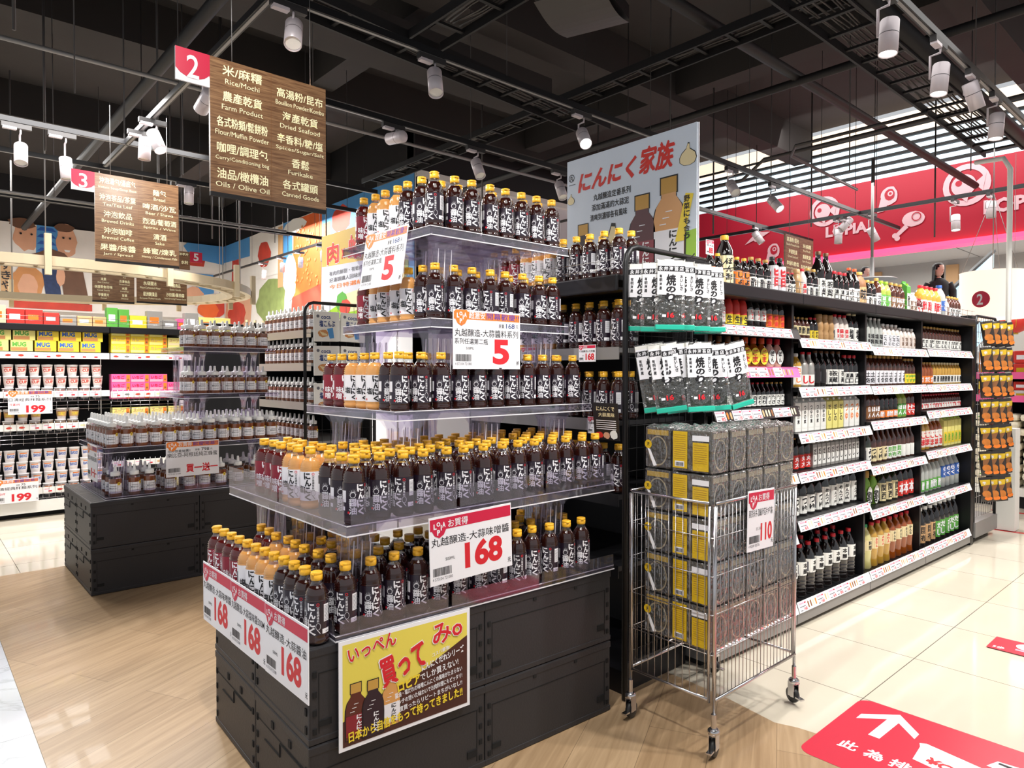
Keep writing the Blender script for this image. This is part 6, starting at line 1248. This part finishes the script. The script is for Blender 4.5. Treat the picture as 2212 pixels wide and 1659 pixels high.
for z in (1.12, 1.36):
    m = M(); m.box(0, 3.14, .0, .8, z - .02, z, 'shelf_black'); m.box(0, 3.14, -.02, 0, z - .03, z + .04, 'paper_pink'); m.build('shelf', t)
RSk = None
def sack_b():
    t = thing('rice_sack', '', 'rice sack'); m = M(); m.box(-.2, .2, -.13, .13, 0, .075, 'rice_sack', .035); m.build('sack_body', t); q = M(); q.rect(-.06, .022, .1, .03, 'mural_red', 1, y=-.131); q.rect(-.15, .03, .05, .012, 'paper_green', 1, y=-.131); q.build('printed_front', t); return t
RS = Kind(sack_b)
for c_ in range(4):
    for k in range(10): RS.put((8.76 + rb.uniform(-.01, .01), 2.0 - c_ * .42 + rb.uniform(-.02, .02), .202 + k * .0765), FX + rb.uniform(-.05, .05), f'white rice sack, {ordn(k)} from the bottom, {ordn(c_)} stack from the left', 'rice sacks on the far right')
SWc = ['paper_red', 'paper_yellow', 'paper_pink', 'paper_orange', 'paper_white', 'snack_orange']
for lvl, z in enumerate((1.1215, 1.3615)):
    for i in range(9):
        for k in range(2 if lvl else 2):
            m = M(); hh = .09 if not lvl else .13; m.box(-.07, .07, 0, .1, 0, hh, SWc[(i * 2 + k + lvl) % 5 if not lvl else 0 if i % 3 else 5], .012); m.rect(-.045, hh * .3, .08, hh * .35, W if (i + k) % 2 else 'pack_gold', 1)
            m.build('sweet_box', None, (8.66, 2.1 - i * .155, z + k * (hh + .0015)), FX, label=f'{["bright sweet bag", "red gift box"][lvl]} on the {["lower", "upper"][lvl]} pink ledge, {["lower", "upper"][k]} layer, {ordn(i)} from left', category='sweet box', group=f'{["sweet bags", "gift boxes"][lvl]} on the pink ledges')
# escalator balustrade and two shoppers going up, far behind
m = M()
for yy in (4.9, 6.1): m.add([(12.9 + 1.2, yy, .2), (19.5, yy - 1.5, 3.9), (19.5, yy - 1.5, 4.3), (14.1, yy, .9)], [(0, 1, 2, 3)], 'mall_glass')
m.bar((14.1, 4.85, .9), (19.5, 3.4, 4.3), .08, .06, 'black_metal'); m.bar((14.1, 6.05, .9), (19.5, 4.6, 4.3), .08, .06, 'black_metal'); m.bar((14.1, 5.5, .1), (19.5, 4.1, 3.4), 1.1, .3, 'escalator_grey')
tagm(m, 'escalator', 'distant escalator with dark handrails behind the last shelf bottles', 'escalator')
mat('skin', 'e2bfae', .5); mat('hair_black', '141114', .45); mat('cloth_black', '1b1c20', .7); mat('cloth_grey', '8c8f96', .7)
def person(loc, rz, label, hairlong, cloth):
    t = thing('person', label, 'person', loc, rz)
    # one skinned body: legs, torso, arms, neck, head
    V = [(0, 0, .95), (0, 0, 1.12), (0, .01, 1.32), (0, .0, 1.44), (0, -.01, 1.52), (.1, 0, .9), (.11, -.02, .5), (.11, .0, .08), (.11, -.13, .03), (-.1, 0, .9), (-.11, -.02, .5), (-.11, 0, .08), (-.11, -.13, .03), (.19, 0, 1.36), (.24, .03, 1.1), (.22, -.12, .9), (.20, -.2, .86), (-.19, 0, 1.36), (-.24, .03, 1.1), (-.22, -.12, .9), (-.20, -.2, .86)]
    Ed = [(0, 1), (1, 2), (2, 3), (3, 4), (0, 5), (5, 6), (6, 7), (7, 8), (0, 9), (9, 10), (10, 11), (11, 12), (2, 13), (13, 14), (14, 15), (15, 16), (2, 17), (17, 18), (18, 19), (19, 20)]
    Rr = [.13, .115, .14, .05, .05, .09, .065, .04, .035, .09, .065, .04, .035, .04, .035, .03, .025, .04, .035, .03, .025]
    me = bpy.data.meshes.new('body'); me.from_pydata(V, Ed, []); me.materials.append(MATS['skin']); o = bpy.data.objects.new('body', me); COL.objects.link(o); o.parent = t
    sk = o.modifiers.new('skin', 'SKIN'); me.skin_vertices[0].data[0].use_root = True
    for i, r_ in enumerate(Rr): me.skin_vertices[0].data[i].radius = (r_, r_ * .85); me.skin_vertices[0].data[i].use_root = (i == 0)
    sb = o.modifiers.new('sub', 'SUBSURF'); sb.levels = 2; sb.render_levels = 2
    h = M(); h.lathe([(.0, -.125), (.035, -.12), (.06, -.09), (.075, -.03), (.082, .03), (.075, .08), (.045, .112), (.0, .12)], 'skin', 18, caps=False, sy=1.15)
    h.add([(-.012, -.088, -.03), (.012, -.088, -.03), (0, -.088, .015), (0, -.112, -.024)], [(0, 1, 3), (1, 2, 3), (2, 0, 3)], 'skin')
    for s_ in (-1, 1): h.lathe([(.0, -.012), (.012, 0), (0, .012)], 'hair_black', 8, c=(s_ * .03, .086), caps=False); h.lathe([(0, -.02), (.012, 0), (0, .02)], 'skin', 8, c=(s_ * .082, 0), caps=False)
    h.box(-.02, .02, -.086, -.08, -.058, -.05, 'mural_red'); h.build('head', t, (0, -.015, 1.63), .5)
    hr = M(); hr.lathe([(.088, -.02 if not hairlong else -.0), (.095, .05), (.085, .1), (.05, .13), (0, .14)], 'hair_black', 18, caps=False, sy=1.1); hr.v = [(a, b + .018, c) for a, b, c in hr.v]
    if hairlong: hr.add([(-.1, -.03, .06), (-.11, .0, -.22), (-.08, .09, -.26), (.08, .09, -.26), (.11, .0, -.22), (.1, -.03, .06), (.06, .1, .08), (-.06, .1, .08)], [(0, 1, 2, 7), (7, 2, 3, 6), (6, 3, 4, 5)], 'hair_black')
    hr.build('hair', t, (0, -.015, 1.63), .5)
    c = M(); c.lathe([(.17, .85), (.165, .95), (.15, 1.1), (.185, 1.3), (.17, 1.39), (.1, 1.45), (.07, 1.47)], cloth, 20, caps=False, sy=.72)
    for s_ in (-1, 1): c.tube([(s_ * .17, 0, 1.37), (s_ * .245, .02, 1.22), (s_ * .25, .03, 1.08), (s_ * .23, -.07, .97)], .07, cloth, 10)
    c.build('jacket', t); c = M()
    for s_ in (-1, 1): c.tube([(s_ * .08, 0, .98), (s_ * .1, 0, .85), (s_ * .11, -.02, .5), (s_ * .11, 0, .1)], .085, 'cloth_black', 10)
    c.build('trousers', t)
person((14.95, 4.42, 1.74), -1.0, 'person with long black hair and dark top standing on the escalator', True, 'cloth_black')
person((15.2, 5.85, 1.86), -1.2, 'person with short black hair in grey, partly hidden by the bottles', False, 'cloth_grey')
